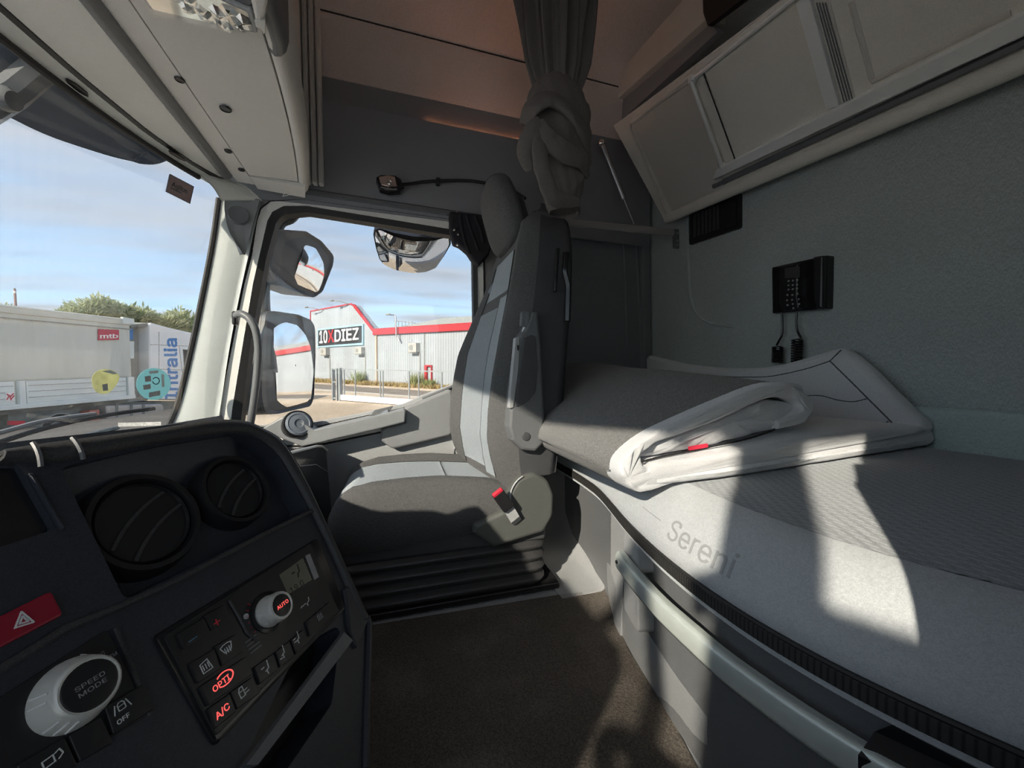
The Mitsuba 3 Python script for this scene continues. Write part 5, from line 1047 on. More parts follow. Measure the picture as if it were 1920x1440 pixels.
# ------------------------------------------------------------------ on and outside the windscreen
def on_glass(u, v, off=0.0):
    d = ray(u, v); t0, t1 = 0.3, 3.0
    f = lambda t: (C + d * t)[0] - off - float(glass_x((C + d * t)[1], (C + d * t)[2]))
    for _ in range(60):
        m = (t0 + t1) / 2
        if f(m) > 0: t0 = m
        else: t1 = m
    return C + d * t0
def glass_frame(u, v):
    p = on_glass(u, v, 0.003); a, b = on_glass(u + 6, v, 0.003), on_glass(u, v - 6, 0.003)
    return Fr(p, a - p, b - p)
fg = glass_frame(196, 715)
yc = fg.inv(np.array([on_glass(u, v, 0.003) for u, v in spline([(172, 715), (175, 702), (188, 693), (206, 693), (218, 699), (224, 706), (220, 718), (210, 731), (200, 738), (188, 738), (177, 731)], 40, True)]))[:, :2]
scene['sticker_yellow'] = {'type': 'principledthin', 'base_color': speck((0.74, 0.75, 0.46), (0.84, 0.84, 0.62), 300, 40, 0.4), 'roughness': 0.5, 'diff_trans': 1.1}
scene['sticker_blue'] = {'type': 'principledthin', 'base_color': {'type': 'rgb', 'value': [0.52, 0.80, 0.83]}, 'roughness': 0.5, 'diff_trans': 1.1}; mat('sticker_grey', speck((0.25, 0.27, 0.27), (0.5, 0.5, 0.5), 500, 40, 0.3), 0.5); mat('sticker_white', (0.6, 0.66, 0.66), 0.5)
sy = add('windscreen_sticker', prism(yc, fg, 0, 0.0008), 'sticker_yellow', 'faded round yellow sticker low on the windscreen', 'sticker', 'round stickers on the windscreen')
part(sy, 'print', prism(rpoly(fg.inv(np.array([on_glass(u, v, 0.003) for u, v in ((191, 721), (201, 719), (202, 732), (193, 733))]))[:, :2], 0.001), fg, 0.0008, 0.0012), 'sticker_grey')
part(sy, 'peeling_edge', prism(rpoly(fg.inv(np.array([on_glass(u, v, 0.003) for u, v in ((190, 696), (206, 694), (219, 700), (212, 702))]))[:, :2], 0.001), fg, 0.0008, 0.0016), 'sticker_white')
fg = glass_frame(288, 719)
bc = fg.inv(np.array([on_glass(288 + 32 * math.cos(q), 720 + 30 * math.sin(q), 0.003) for q in np.linspace(0, 2 * np.pi, 48, endpoint=False)]))[:, :2]
sb_ = add('windscreen_sticker', prism(bc, fg, 0, 0.0008), 'sticker_blue', 'round turquoise sticker with dark ring low on the windscreen next to the pillar', 'sticker', 'round stickers on the windscreen')
for L, m in (([(271, 706), (282, 704), (283, 715), (272, 716)], 'sticker_grey'), ([(268, 722), (282, 720), (282, 729), (269, 731)], 'sticker_grey'), ([(279, 736), (300, 732), (300, 741), (279, 745)], 'sticker_grey'), ([(279, 696), (297, 694), (296, 699), (280, 701)], 'sticker_white'), ([(302, 702), (307, 702), (308, 725), (303, 726)], 'sticker_white')):
    part(sb_, 'print', prism(fg.inv(np.array([on_glass(u, v, 0.003) for u, v in L]))[:, :2], fg, 0.0008, 0.0012), m)
rg = fg.inv(np.array([on_glass(292 + 6.3 * math.cos(q), 714 + 6.3 * math.sin(q), 0.003) for q in np.linspace(-2.6, 2.9, 24)]))[:, :2]
part(sb_, 'ring', stroke(rg, fg, 0.0028, 0.0008, 0.0013), mat('ring_blue', (0.02, 0.10, 0.13), 0.5))
fg = glass_frame(336, 353)
tq = fg.inv(np.array([on_glass(u, v, 0.004) for u, v in ((318, 327), (362, 350), (355, 381), (311, 359))]))[:, :2]
tk = add('hanging_tag', prism(tq, fg, 0, 0.003), mat('tag_pink', (0.30, 0.215, 0.215), 0.5), 'small pinkish tag card with dark lettering in the upper windscreen corner', 'tag')
ex = nz(tq[1] - tq[0]); rot = math.degrees(math.atan2(ex[1], ex[0]))
part(tk, 'border', tube([fg.at(*p, 0.003) for p in np.vstack([tq, tq[:1]])], 0.0018, 6), mat('tag_edge', (0.16, 0.15, 0.17), 0.5))
a, b = fg.inv(on_glass(336, 353, 0.004))[:2]; part(tk, 'lettering', text('Agilus', fg.sub(a, b, 0.003, rot), 0.0135, 0.0004, True), 'gloss_black')
a, b = fg.inv(on_glass(330, 357.5, 0.004))[:2]; part(tk, 'lettering', text('mmm', fg.sub(a, b, 0.003, rot), 0.004, 0.0004, True) if False else stroke([(-0.018, 0), (0.016, 0)], fg.sub(a, b, 0.003, rot), 0.0035, 0, 0.0004), 'gloss_black')
# sun visor outside
sv = thing('sun_visor', 'dark tinted exterior sun visor above the windscreen', 'sun visor')
vl_ = spline([(-120, 148), (-60, 182), (0, 211), (60, 241), (100, 258), (140, 272), (200, 291), (240, 301), (270, 306), (292, 305), (315, 296), (345, 282), (375, 268)], 50)
vg_ = []
for u, v in vl_:
    p = on_glass(u, v, -0.13 if u < 250 else -0.13 + 0.10 * min(1, (u - 250) / 84))
    vg_.append([p + V3(0.17 * t, 0.05 * t * (u > 250), 0.24 * t) for t in (0, 0.3, 0.7, 1.0)])
part(sv, 'shade', surf(np.array(vg_), 0.006, C), mat('visor_tint', (0.10, 0.125, 0.165), 0.3), smooth=True)
fv = glass_frame(30, 165)
part(sv, 'arm', tube([on_glass(-40, 210, -0.05), on_glass(20, 175, -0.05), on_glass(75, 130, -0.05)], 0.028, 8), 'dark_grey_plastic')
part(sv, 'arm_joint', lathe([(0.022, -0.02), (0.024, 0.0), (0.018, 0.012), (0, 0.014)], glass_frame(14, 186), 20), 'dark_grey_plastic')
# wipers
wi = thing('wiper', 'black windscreen wiper resting at the foot of the windscreen', 'wiper')
part(wi, 'blade', tube(np.array([on_glass(u, v, -0.02) for u, v in spline([(-60, 848), (0, 829), (70, 807), (140, 790), (215, 776), (289, 766)], 30)]), 0.006, 8), 'rubber')
part(wi, 'arm', tube(np.array([on_glass(u, v, -0.035) for u, v in spline([(-60, 824), (0, 811), (70, 792), (130, 782), (178, 776)], 30)]), 0.006, 8), 'mid_grey_plastic')
# ------------------------------------------------------------------ outside: the yard, seen over a ground that rises slightly
GN = nz(np.cross(ray(1546, 687), ray(-130, 673))); GN = GN if GN[2] > 0 else -GN
G0 = C - GN * 2.4
def G(u, v): return PL(u, v, G0, GN)
def upright(a, b):
    """A frame standing on the ground at a, its x axis towards b."""
    x = b - a; x = nz(x - GN * (x @ GN)); return Fr(a, x, GN)
def ground_fn(p, n, uv):
    a = fbm(p.x * 0.35, p.y * 0.35, 0, 4); b = noise(p.x * 14, p.y * 14, 1)
    c = mix((0.33, 0.27, 0.205), (0.46, 0.385, 0.30), smoothstep(0.25, 0.75, a))
    c = mix((0.52, 0.53, 0.55), c, smoothstep(1.4, 2.2, p.y))  # unseen driver side made pale grey to bounce light into the cab
    return c * (0.85 + 0.25 * b)
mat('yard', mikit.proc(ground_fn), 0.9, spec=0.2)
gx = nz(V3(1, 0, 0) - GN * GN[0]); fgd = Fr(G0, gx, np.cross(GN, gx))
struct('ground', prism(rect(900, 900), fgd, -0.3, 0.0), 'yard', 'sandy concrete yard outside the truck')
def asph(p, n, uv): return mix((0.13, 0.115, 0.10), (0.19, 0.17, 0.15), fbm(p.x * 1.4, p.y * 0.5, 0, 4))
mat('asphalt', mikit.proc(asph), 0.9, spec=0.2)
FB = upright(G(585, 714), G(860, 729))
bx = lambda L, z=0: FB.pxs(L, z)
b_l, b_r = FB.px(583, 700)[0], FB.px(706, 700)[0]
rd0, rd1 = FB.inv(G(700, 727))[2], FB.inv(G(700, 739))[2]
add('access_road', prism(np.array([[-60, rd0], [120, rd0], [120, rd1], [-60, rd1]]) * [1, -1], Fr(FB.o, FB.x, -FB.z), 0.0, 0.012), 'asphalt', 'dark asphalt lane between the gate and the white warehouse', 'road')
add('kerb', prism(np.array([[-60, rd1], [120, rd1], [120, rd1 + 0.35], [-60, rd1 + 0.35]]) * [1, -1], Fr(FB.o, FB.x, -FB.z), 0.0, 0.10, 0.02), mat('pale_concrete', (0.36, 0.345, 0.32), 0.9), 'pale concrete kerb along the asphalt lane', 'kerb')
def clad(p, n, uv):
    x = p.x * FB.x[0] + p.y * FB.x[1] + p.z * FB.x[2]; y = p.x * FB.y[0] + p.y * FB.y[1] + p.z * FB.y[2]
    s = dr.abs(dr.sin(x * 3.14159 / 0.33)); st = fbm(x * 1.2, y * 0.15, 0, 4)
    return mix((0.28, 0.315, 0.35), (0.39, 0.42, 0.45), smoothstep(0.1, 0.6, s)) * (0.88 + 0.2 * st)
mat('cladding', mikit.proc(clad), 0.6, spec=0.3)
mat('trim_red', (0.42, 0.035, 0.045), 0.5); mat('roof_grey', (0.27, 0.28, 0.265), 0.7); mat('sign_black', (0.035, 0.037, 0.042), 0.5); mat('sign_frame', (0.32, 0.52, 0.62), 0.5)
wh = thing('warehouse', 'white clad warehouse with red edged stepped gable and red eaves, seen through the side window', 'building')
gb_ = np.vstack([bx([(583, 584), (658, 570.5), (663, 572), (704, 624)]), [[b_r, -0.3]], [[b_l, -0.3]]])
part(wh, 'gable_wall', prism(gb_, FB, -1.0, 0.0), 'cladding')
part(wh, 'rear_block', prism(np.array([[b_l + 0.1, -0.3], [b_r, -0.3], [b_r, FB.px(706, 624)[1] - 0.1], [b_l + 0.1, FB.px(706, 624)[1] - 0.1]]), FB, -20, -1.0), 'cladding')
ey_ = FB.px(888, 607)[1]
lw = np.array([[b_r + 0.02, -0.3], [b_r + 75, -0.3], [b_r + 75, FB.px(800, 612)[1]], [b_r + 0.02, FB.px(706, 624)[1]]])
lw[2, 1] = lw[3, 1] + (FB.px(885, 604)[1] - lw[3, 1]) * 75 / (FB.px(885, 604)[0] - b_r)
lw[2, 1] = lw[3, 1]
part(wh, 'long_wall', prism(lw, FB, -14, -0.02), 'cladding')
ez = lw[3, 1]
part(wh, 'eaves_trim', prism(np.array([[b_r - 0.3, ez - 0.25], [b_r + 75, ez - 0.25], [b_r + 75, ez + 0.45], [b_r - 0.3, ez + 0.45]]), FB, -0.3, 0.25, 0.03), 'trim_red')
part(wh, 'roof', loft([[FB.at(x, ez + 0.4, 0.1), FB.at(x, ez + 2.3, -8), FB.at(x, ez + 0.3, -14)] for x in (b_r + 2.5, b_r + 75)]), 'roof_grey', smooth=False)
for a, b, w in (((582.5, 716), (582.5, 583.5), 0.16), ((582.5, 583.5), (658, 570), 0.16), ((658, 570), (664, 573), 0.2), ((664, 573), (705, 626), 0.34)):
    p, q = FB.px(*a), FB.px(*b); d = nz(q - p); n2 = V3(-d[1], d[0])[:2] * w / 2 if False else np.array([-d[1], d[0]]) * w / 2
    part(wh, 'edge_trim', prism([p - n2, q - n2, q + n2, p + n2], FB, -0.1, 0.08, 0.02), 'trim_red')
sg_ = part(wh, 'sign', prism(bx([(597.5, 617), (683, 607.5), (683, 647), (597.5, 652)]), FB, 0, 0.18, 0.03), 'sign_frame', 'black sign board with white and red lettering in a pale blue frame')
so_ = bx([(599.5, 620), (681, 611), (681, 642.5), (599.5, 649)])
part(sg_, 'board', prism(so_, FB, 0.18, 0.22), 'sign_black')
def fit_text(t, L, f, z, depth, bold=True):
    """Lettering stretched into the four corners (lower left, lower right, upper right, upper left)."""
    m = meshkit.text_mesh(t, 1.0, depth, bold); v = np.array(m.vertices); lo, hi = v[:, :2].min(0), v[:, :2].max(0); w = (v[:, :2] - lo) / (hi - lo)
    q = np.array([np.append(p, 0) for p in L]); s, r = w[:, :1], w[:, 1:]
    P = (q[0] * (1 - s) + q[1] * s) * (1 - r) + (q[3] * (1 - s) + q[2] * s) * r; P[:, 2] = z + v[:, 2]
    return TM(f(P), m.faces)
for t, L, m in (('10', [(602.5, 644.5), (617.5, 643.5), (617.5, 619), (602.5, 620.5)], 'white_paint'), ('X', [(618.5, 643), (630.5, 642), (629, 617.5), (618.5, 619.5)], 'trim_red'), ('DIEZ', [(631, 641.5), (676, 637), (676, 614.5), (631, 619)], 'white_paint')):
    part(sg_, 'lettering', fit_text(t, bx(L), FB, 0.22, 0.05), m)
mat('ac_white', (0.42, 0.41, 0.38), 0.5)
for (u0, v0, u1, v1) in ((608, 652, 618.5, 666), (672.5, 651, 685, 664), (772.5, 643, 787.5, 661)):
    p, q = FB.px(u0, v1), FB.px(u1, v0); c = (p + q) / 2; w, h = q - p
    ac = part(wh, 'air_unit', prism(rect(w, h, 0.05, cx=c[0], cy=c[1]), FB, 0.0, 0.55, 0.04), 'ac_white')
    part(ac, 'fan_grille', prism(circ(min(w, h) * 0.3, 20, c[0] - w * 0.12, c[1]), FB, 0.55, 0.57), 'roof_grey')
    part(ac, 'bracket', prism(rect(w, 0.06, cx=c[0], cy=p[1] - 0.06), FB, 0.0, 0.5), 'roof_grey')
    part(ac, 'pipe', prism(rect(0.10, p[1] - 0.1, cx=q[0], cy=(p[1]) / 2), FB, 0.0, 0.10), 'ac_white')
part(wh, 'downpipe', prism(np.array([[b_r + 0.05, 0], [b_r + 0.20, 0], [b_r + 0.20, ez], [b_r + 0.05, ez]]), FB, 0, 0.15), mat('pipe_tan', (0.55, 0.42, 0.30), 0.6))
x_, y_ = FB.px(796, 640); part(wh, 'wall_seam', prism(rect(0.10, ez, cx=x_, cy=ez / 2), FB, -0.02, 0.04), 'roof_grey')
for L, w in (((797.5, 686, 802, 718), 1), ((809.5, 686, 811, 722), 1), ((797.5, 684.5, 811, 687.5), 1)):
    p, q = FB.px(L[0], L[3]), FB.px(L[2], L[1]); part(wh, 'door_frame', prism(np.array([[p[0], p[1]], [q[0], p[1]], [q[0], q[1]], [p[0], q[1]]]), FB, 0, 0.15), 'trim_red')
wl_ = thing('wall_lamp', 'grey street lamp arm standing above the red eaves of the warehouse', 'lamp')
lp = [FB.at(*FB.px(*p), 0.5) for p in ((750, 632), (749.5, 610), (749, 596), (746, 592), (738, 591))]
part(wl_, 'pole', tube(spline(lp, 20), 0.07, 8), 'steel'); part(wl_, 'head', rbox(Fr(FB.at(*FB.px(735, 590.5), 0.5), FB.x, FB.y), (0.6, 0.16, 0.25), 0.06), 'roof_grey')
part(wl_, 'foot', tube([FB.at(*FB.px(*p), 0.3) for p in ((750, 632), (753, 641))], 0.09, 8), 'steel')
for (u, v, du) in ((600, 579, -14), (649, 567, -16)):
    a = thing('floodlight', 'floodlight arm projecting over the gable of the warehouse, ' + ('left one' if u < 620 else 'right one at the peak'), 'lamp', 'floodlights on the gable')
    part(a, 'arm', tube([FB.at(*FB.px(u + 7, v + 3), 0), FB.at(*FB.px(u, v), 0.9), FB.at(*FB.px(u + du * 0.4, v - 0.5), 1.1)], 0.05, 6), 'roof_grey'); part(a, 'head', rbox(Fr(FB.at(*FB.px(u + du * 0.55, v - 0.5), 1.2), FB.x, FB.y), (0.5, 0.14, 0.3), 0.05), 'roof_grey')
# fence railing on the roof of the step
rf = thing('roof_railing', 'thin grey railing on the low roof behind the red gable edge', 'railing')
for k in range(6): part(rf, 'post', tube([FB.at(*FB.px(688 + k * 6.5, 596 - k * 0.2), -4), FB.at(*FB.px(688 + k * 6.5, 612), -4)], 0.04, 6), 'roof_grey')
part(rf, 'top_rail', tube([FB.at(*FB.px(686, 594.5), -4), FB.at(*FB.px(726, 599), -4)], 0.05, 6), 'roof_grey')
# sliding gate
mat('galv', (0.36, 0.39, 0.40), 0.45, metal=0.3)
FGa = upright(G(640, 751.5), G(747, 760))
gx_ = lambda L: FGa.pxs(L)
gt = thing('sliding_gate', 'pale galvanised sliding gate with thin uprights and deep bottom beam across the yard', 'gate')
gz_ = FGa.px(640, 691.5)[1]; xr = FGa.px(850, 700)[0] + 6
part(gt, 'bottom_beam', prism(np.array([[FGa.px(640, 740)[0], 0.05], [xr, 0.05], [xr, FGa.px(640, 740)[1]], [FGa.px(640, 740)[0], FGa.px(640, 740)[1]]]), FGa, -0.1, 0.1, 0.01), 'white_paint')
part(gt, 'top_rail', prism(np.array([[FGa.px(640, 740)[0], gz_ - 0.07], [xr, gz_ - 0.07], [xr, gz_], [FGa.px(640, 740)[0], gz_]]), FGa, -0.03, 0.03), 'galv')
for u, w in ((645, 0.07), (666, 0.05), (713, 0.05), (718, 0.05), (767, 0.07), (785, 0.045), (828, 0.08), (853, 0.05), (880, 0.05), (905, 0.05)):
    x = FGa.px(u, 710)[0]; part(gt, 'upright', prism(rect(w, gz_ - 0.1, cx=x, cy=gz_ / 2), FGa, -0.03, 0.03), 'galv')
gp_ = thing('gate_post', 'galvanised double gate post frame at the left end of the sliding gate', 'post')
for u, w, h in ((626, 0.10, 0), (634.5, 0.08, 0), (639, 0.15, 0.05)):
    x = FGa.px(u, 710)[0]; part(gp_, 'post', prism(rect(w, gz_ + h, cx=x, cy=(gz_ + h) / 2), FGa, -0.06, 0.14), 'galv')
for v in (692, 716, 746): 
    a, b = FGa.px(626, v), FGa.px(635, v); part(gp_, 'bar', prism(rect(b[0] - a[0], 0.09, cx=(a[0] + b[0]) / 2, cy=a[1]), FGa, 0.0, 0.10), 'galv')
# dry grass and weeds along the wall
rng = np.random.default_rng(11)
def blades(n, x0, x1, z0, z1, h0, h1, w, f=FB):
    x = rng.uniform(x0, x1, n); z = rng.uniform(z0, z1, n); h = rng.uniform(h0, h1, n); a = rng.uniform(0, 6.28, n); lx, lz = rng.normal(0, 0.3, n) * h, rng.normal(0, 0.3, n) * h
    v = np.stack([np.stack([x - w * np.cos(a), 0 * x, z - w * np.sin(a)], 1), np.stack([x + w * np.cos(a), 0 * x, z + w * np.sin(a)], 1), np.stack([x + lx, h, z + lz], 1)], 1).reshape(-1, 3)
    return TM(f(v), np.arange(3 * n).reshape(-1, 3))
mat('grass_dry', speck((0.30, 0.225, 0.10), (0.42, 0.33, 0.17), 3, 0.6, 0.5), 0.9, spec=0.1); mat('weed_green', speck((0.20, 0.24, 0.09), (0.32, 0.34, 0.15), 5, 1, 0.4), 0.9, spec=0.1)
add('dry_grass', blades(9000, -12, b_r + 30, 0.1, 1.9, 0.15, 0.55, 0.05), 'grass_dry', 'strip of dry yellow grass along the foot of the warehouse wall', 'grass', kind='stuff', smooth=False)
for u, lab in ((685, 'green weed at the foot of the gable under the second air unit'), (791, 'green weed beside the red door frame of the warehouse'), (815, 'low green weed right of the red door frame')):
    x = FB.px(u, 710)[0]; add('weed', blades(260, x - 0.5, x + 0.5, 0.3, 1.2, 0.5, 1.7 if u < 800 else 1.0, 0.06), 'weed_green', lab, 'plant', 'weeds along the warehouse wall', smooth=False)
# ------------------------------------------------------------------ the parked lorry in front of the windscreen
ta, tb = DD(0, 674, 12.4), DD(243, 676, 16.6)
ta = ta - GN * ((ta - G0) @ GN); tb = tb - GN * ((tb - G0) @ GN)
FT = upright(ta, tb)
tx = lambda L, z=0: FT.pxs(L, z)
mat('tarp', mikit.proc(lambda p, n, uv: mix((0.54, 0.56, 0.51), (0.69, 0.70, 0.65), fbm((p.x * FT.x[0] + p.y * FT.x[1]) * 2.0, p.z * 0.35, 0, 4))), 0.7, spec=0.3)  # tarp paled in colour to stand in for windscreen haze
mat('board_white', speck((0.66, 0.71, 0.70), (0.74, 0.79, 0.78), 3, 1, 0.15), 0.5); mat('chassis_dark', speck((0.14, 0.15, 0.145), (0.25, 0.265, 0.25), 6, 2, 0.4), 0.7); mat('cab_white', (0.78, 0.80, 0.81), 0.35); mat('cab_blue', (0.05, 0.20, 0.50), 0.4)  # chassis grey lifted too, windscreen haze put into the colour
mat('logo_red', (0.50, 0.05, 0.09), 0.5); mat('tank_alu', (0.40, 0.39, 0.385), 0.35, metal=0.4)
tr = thing('semi_trailer', 'grey tarpaulin semi trailer with white side boards parked outside the windscreen', 'trailer')
x0t = FT.px(0, 700)[0] - 9.0; x1t = FT.px(248, 690)[0]
yt = lambda u, v: FT.px(u, v)[1]
ytop, yrail, ytb, yb0, yb1 = yt(120, 586), yt(120, 597), yt(120, 709), yt(120, 712), yt(120, 754)
rc = lambda a, b, c, d: np.array([[a, b], [c, b], [c, d], [a, d]])
tarp_x = np.linspace(x0t, x1t - 0.05, 120); 
tg2 = np.array([[FT.at(x, ytb * (1 - t) + yrail * t, 0.02 * math.sin(x * 5.3) * math.sin(3.1 * t) + 0.015 * math.sin(x * 13 + 2 * t)) for t in np.linspace(0, 1, 8)] for x in tarp_x])
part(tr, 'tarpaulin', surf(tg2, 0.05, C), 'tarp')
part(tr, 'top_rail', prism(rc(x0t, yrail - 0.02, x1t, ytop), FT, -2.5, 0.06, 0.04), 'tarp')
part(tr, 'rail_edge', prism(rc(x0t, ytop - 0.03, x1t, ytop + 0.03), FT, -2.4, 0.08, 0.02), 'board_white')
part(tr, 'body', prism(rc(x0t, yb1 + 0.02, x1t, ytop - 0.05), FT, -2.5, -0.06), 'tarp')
part(tr, 'corner_cap', prism(tx([(226, 594), (248, 598), (248, 608), (227, 607)]), FT, 0, 0.10, 0.02), 'board_white')
for (u0, u1) in ((-150, -20), (-18, 26), (48, 236)):
    a, b = FT.px(u0, 730)[0], FT.px(u1, 730)[0]
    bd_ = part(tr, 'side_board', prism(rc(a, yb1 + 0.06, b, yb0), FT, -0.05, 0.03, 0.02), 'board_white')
    for k in (0.25, 0.5, 0.75): part(bd_, 'rib', prism(rc(a + 0.05, yb1 + 0.06 + (yb0 - yb1) * k - 0.012, b - 0.05, yb1 + 0.06 + (yb0 - yb1) * k + 0.012), FT, 0.03, 0.045), 'galv')
for (u0, u1) in ((33, 45), (239, 250)):
    a, b = FT.px(u0, 730)[0], FT.px(u1, 730)[0]; part(tr, 'post', prism(rc(a, yb1, b, yb0 + 0.02), FT, -0.05, 0.07, 0.02), 'board_white')
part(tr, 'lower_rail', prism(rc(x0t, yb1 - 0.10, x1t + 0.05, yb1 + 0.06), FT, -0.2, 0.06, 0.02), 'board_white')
lgo = part(tr, 'logo', prism(tx([(182, 617), (221, 618.5), (221, 637), (182, 638)]), FT, 0.03, 0.05), 'logo_red', 'red logo panel with white lettering')
part(lgo, 'lettering', fit_text('mtb', tx([(185, 635), (219, 634), (219, 626), (185, 626)]), FT, 0.05, 0.01), 'white_paint')
part(tr, 'hem', prism(rc(x0t, yt(120, 606) - 0.02, x1t, yt(120, 606) + 0.015), FT, 0.0, 0.045), 'roof_grey')
lg2 = part(tr, 'board_mark', prism(tx([(8, 736), (24, 735), (24, 751), (8, 752)]), FT, 0.03, 0.05), 'white_paint')
for L in ([(10, 739), (16, 744), (22, 738)], [(10, 749), (15, 741), (18, 750)], [(17, 749), (23, 742)]): part(lg2, 'stroke', stroke(tx(L), FT, 0.03, 0.05, 0.06), 'logo_red')
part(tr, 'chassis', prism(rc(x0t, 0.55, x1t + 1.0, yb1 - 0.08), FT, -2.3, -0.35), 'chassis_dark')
part(tr, 'reflector', prism(tx([(19, 789), (47, 789), (47, 797), (19, 797)]), FT, -0.1, 0.0), 'red_plastic')
tk_ = thing('tractor_unit', 'white tractor unit with blue upright lettering in front of the grey semi trailer', 'truck')
cabp = tx([(281, 612), (284, 605), (321, 615), (356, 623), (420, 640), (430, 700), (432, 752), (281, 748)])
part(tk_, 'cab', prism(cabp, FT, -2.4, 0.0, 0.08, 3), 'cab_white', smooth=50)
for L in ([(298, 622), (298, 700), (298, 742)], [(281, 646), (352, 649)], [(336, 650), (342, 700)], [(299, 692), (345, 694)]):
    part(tk_, 'panel_gap', prism(np.vstack([tx(L) - [0.012, 0], (tx(L) + [0.012, 0])[::-1]]) if abs(L[0][0] - L[-1][0]) < 10 else np.vstack([tx(L) - [0, 0.012], (tx(L) + [0, 0.012])[::-1]]), FT, 0.0, 0.006), 'roof_grey')
part(tk_, 'side_window', prism(tx([(343, 655), (372, 658), (372, 690), (345, 688)]), FT, 0.0, 0.012, 0.004), 'gloss_black')
L = tx([(334.5, 748), (331.5, 634), (306.5, 634), (308.5, 748)])
part(tk_, 'lettering', fit_text('Intralia', [L[0], L[1], L[2], L[3]], FT, 0.0, 0.02), 'cab_blue', 'blue lettering running up the cab side')
part(tk_, 'rear_panel', prism(tx([(252, 612), (279, 607), (279, 745), (254, 745)]), FT, -2.2, -0.5), 'roof_grey')
part(tk_, 'air_lines', prism(tx([(255, 640), (264, 640), (264, 672), (255, 672)]), FT, -0.5, -0.3), 'board_white')
part(tk_, 'coupling_panel', prism(tx([(253, 616), (262, 616), (262, 637), (253, 637)]), FT, -0.5, -0.3), 'cab_blue')
part(tk_, 'visor_lamp', prism(tx([(250, 609), (281, 606), (281, 611), (250, 614)]), FT, -2.0, -0.1), 'chassis_dark')
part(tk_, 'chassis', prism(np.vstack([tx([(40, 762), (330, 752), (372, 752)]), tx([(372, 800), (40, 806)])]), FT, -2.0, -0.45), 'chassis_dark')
tnk = tx([(200, 760), (303, 757), (308, 762), (310, 786), (305, 791), (202, 793)])
tn = part(tk_, 'fuel_tank', prism(rpoly(tnk, 0.1), FT, -0.7, 0.0, 0.08, 3), 'tank_alu', smooth=50)
for u in (219, 246, 269): part(tn, 'strap', prism(tx([(u - 2.2, 758), (u + 2.2, 758), (u + 2.2, 792), (u - 2.2, 792)]), FT, 0.0, 0.02), 'chassis_dark')
part(tk_, 'side_lamps', prism(tx([(170, 770), (189, 768), (190, 795), (171, 797)]), FT, -0.4, -0.05, 0.02), mat('lamp_red', (0.45, 0.16, 0.12), 0.5))
def wheel(par, u, v, r, z):
    a, b = FT.px(u, v, z); f = FT.sub(a, b, z)
    k = part(par, 'wheel', lathe([(0, -0.3), (r * 0.9, -0.3), (r, -0.24), (r, -0.04), (r * 0.93, 0.0), (r * 0.62, 0.0), (r * 0.58, -0.08), (r * 0.3, -0.1), (r * 0.22, -0.02), (0, -0.02)], f, 36), 'rubber')
    part(k, 'rim', lathe([(r * 0.58, -0.06), (r * 0.5, -0.075), (r * 0.3, -0.08), (r * 0.22, 0.0), (0, 0.0)], f, 28), 'roof_grey')
rw = 0.52
wheel(tk_, 108, 806, rw, -0.1); wheel(tk_, 372, 792, rw, -0.1); wheel(tr, -120, 815, rw, -0.1)
mg = np.array([FT.at(*(FT.px(108, 806, -0.1) + (rw + 0.10) * np.array([math.cos(q), math.sin(q)])), z) for q in np.linspace(0.15, 3.0, 20) for z in (-0.55, 0.02)]).reshape(20, 2, 3)
part(tk_, 'mudguard', surf(mg, 0.03), 'roof_grey', smooth=60)
# trees and mast behind the lorry
def leafy(f, cx, cy, rx, ry, rz, n, rng, size):
    c = rng.normal(0, 1, (n, 3)); c /= np.linalg.norm(c, axis=1, keepdims=True); c *= rng.uniform(0.25, 1, (n, 1)) ** 0.5
    lump = 0.75 + 0.5 * meshkit.noise(c * 2.2 + cx, 4); c *= lump[:, None]
    p = c * [rx, ry, rz] + [cx, cy, 0]
    d = c * [1, 0.5, 1] + rng.normal(0, 0.45, (n, 3)); d[:, 1] += 0.25; d /= np.linalg.norm(d, axis=1, keepdims=True)
    s = np.cross(d, rng.normal(0, 1, (n, 3))); s /= np.linalg.norm(s, axis=1, keepdims=True)
    L = size * rng.uniform(0.6, 1.4, (n, 1)); v = np.stack([p, p + d * L * 0.5 + s * L * 0.13, p + d * L, p + d * L * 0.5 - s * L * 0.13], 1).reshape(-1, 3)
    q = np.arange(n)[:, None] * 4; return TM(f(v), np.vstack([q + [0, 1, 2], q + [0, 2, 3]]))
scene['leaf'] = {'type': 'principledthin', 'base_color': mikit.proc(lambda p, n, uv: mix((0.30, 0.35, 0.19), (0.52, 0.54, 0.36), noise(p.x * 2.2, p.y * 2.2, p.z * 2.2))), 'roughness': 0.7, 'diff_trans': 0.7}
mat('bark', (0.16, 0.12, 0.09), 0.9)
FK = Fr(FT.o - FT.z * 24, FT.x, FT.y)
rng = np.random.default_rng(3)
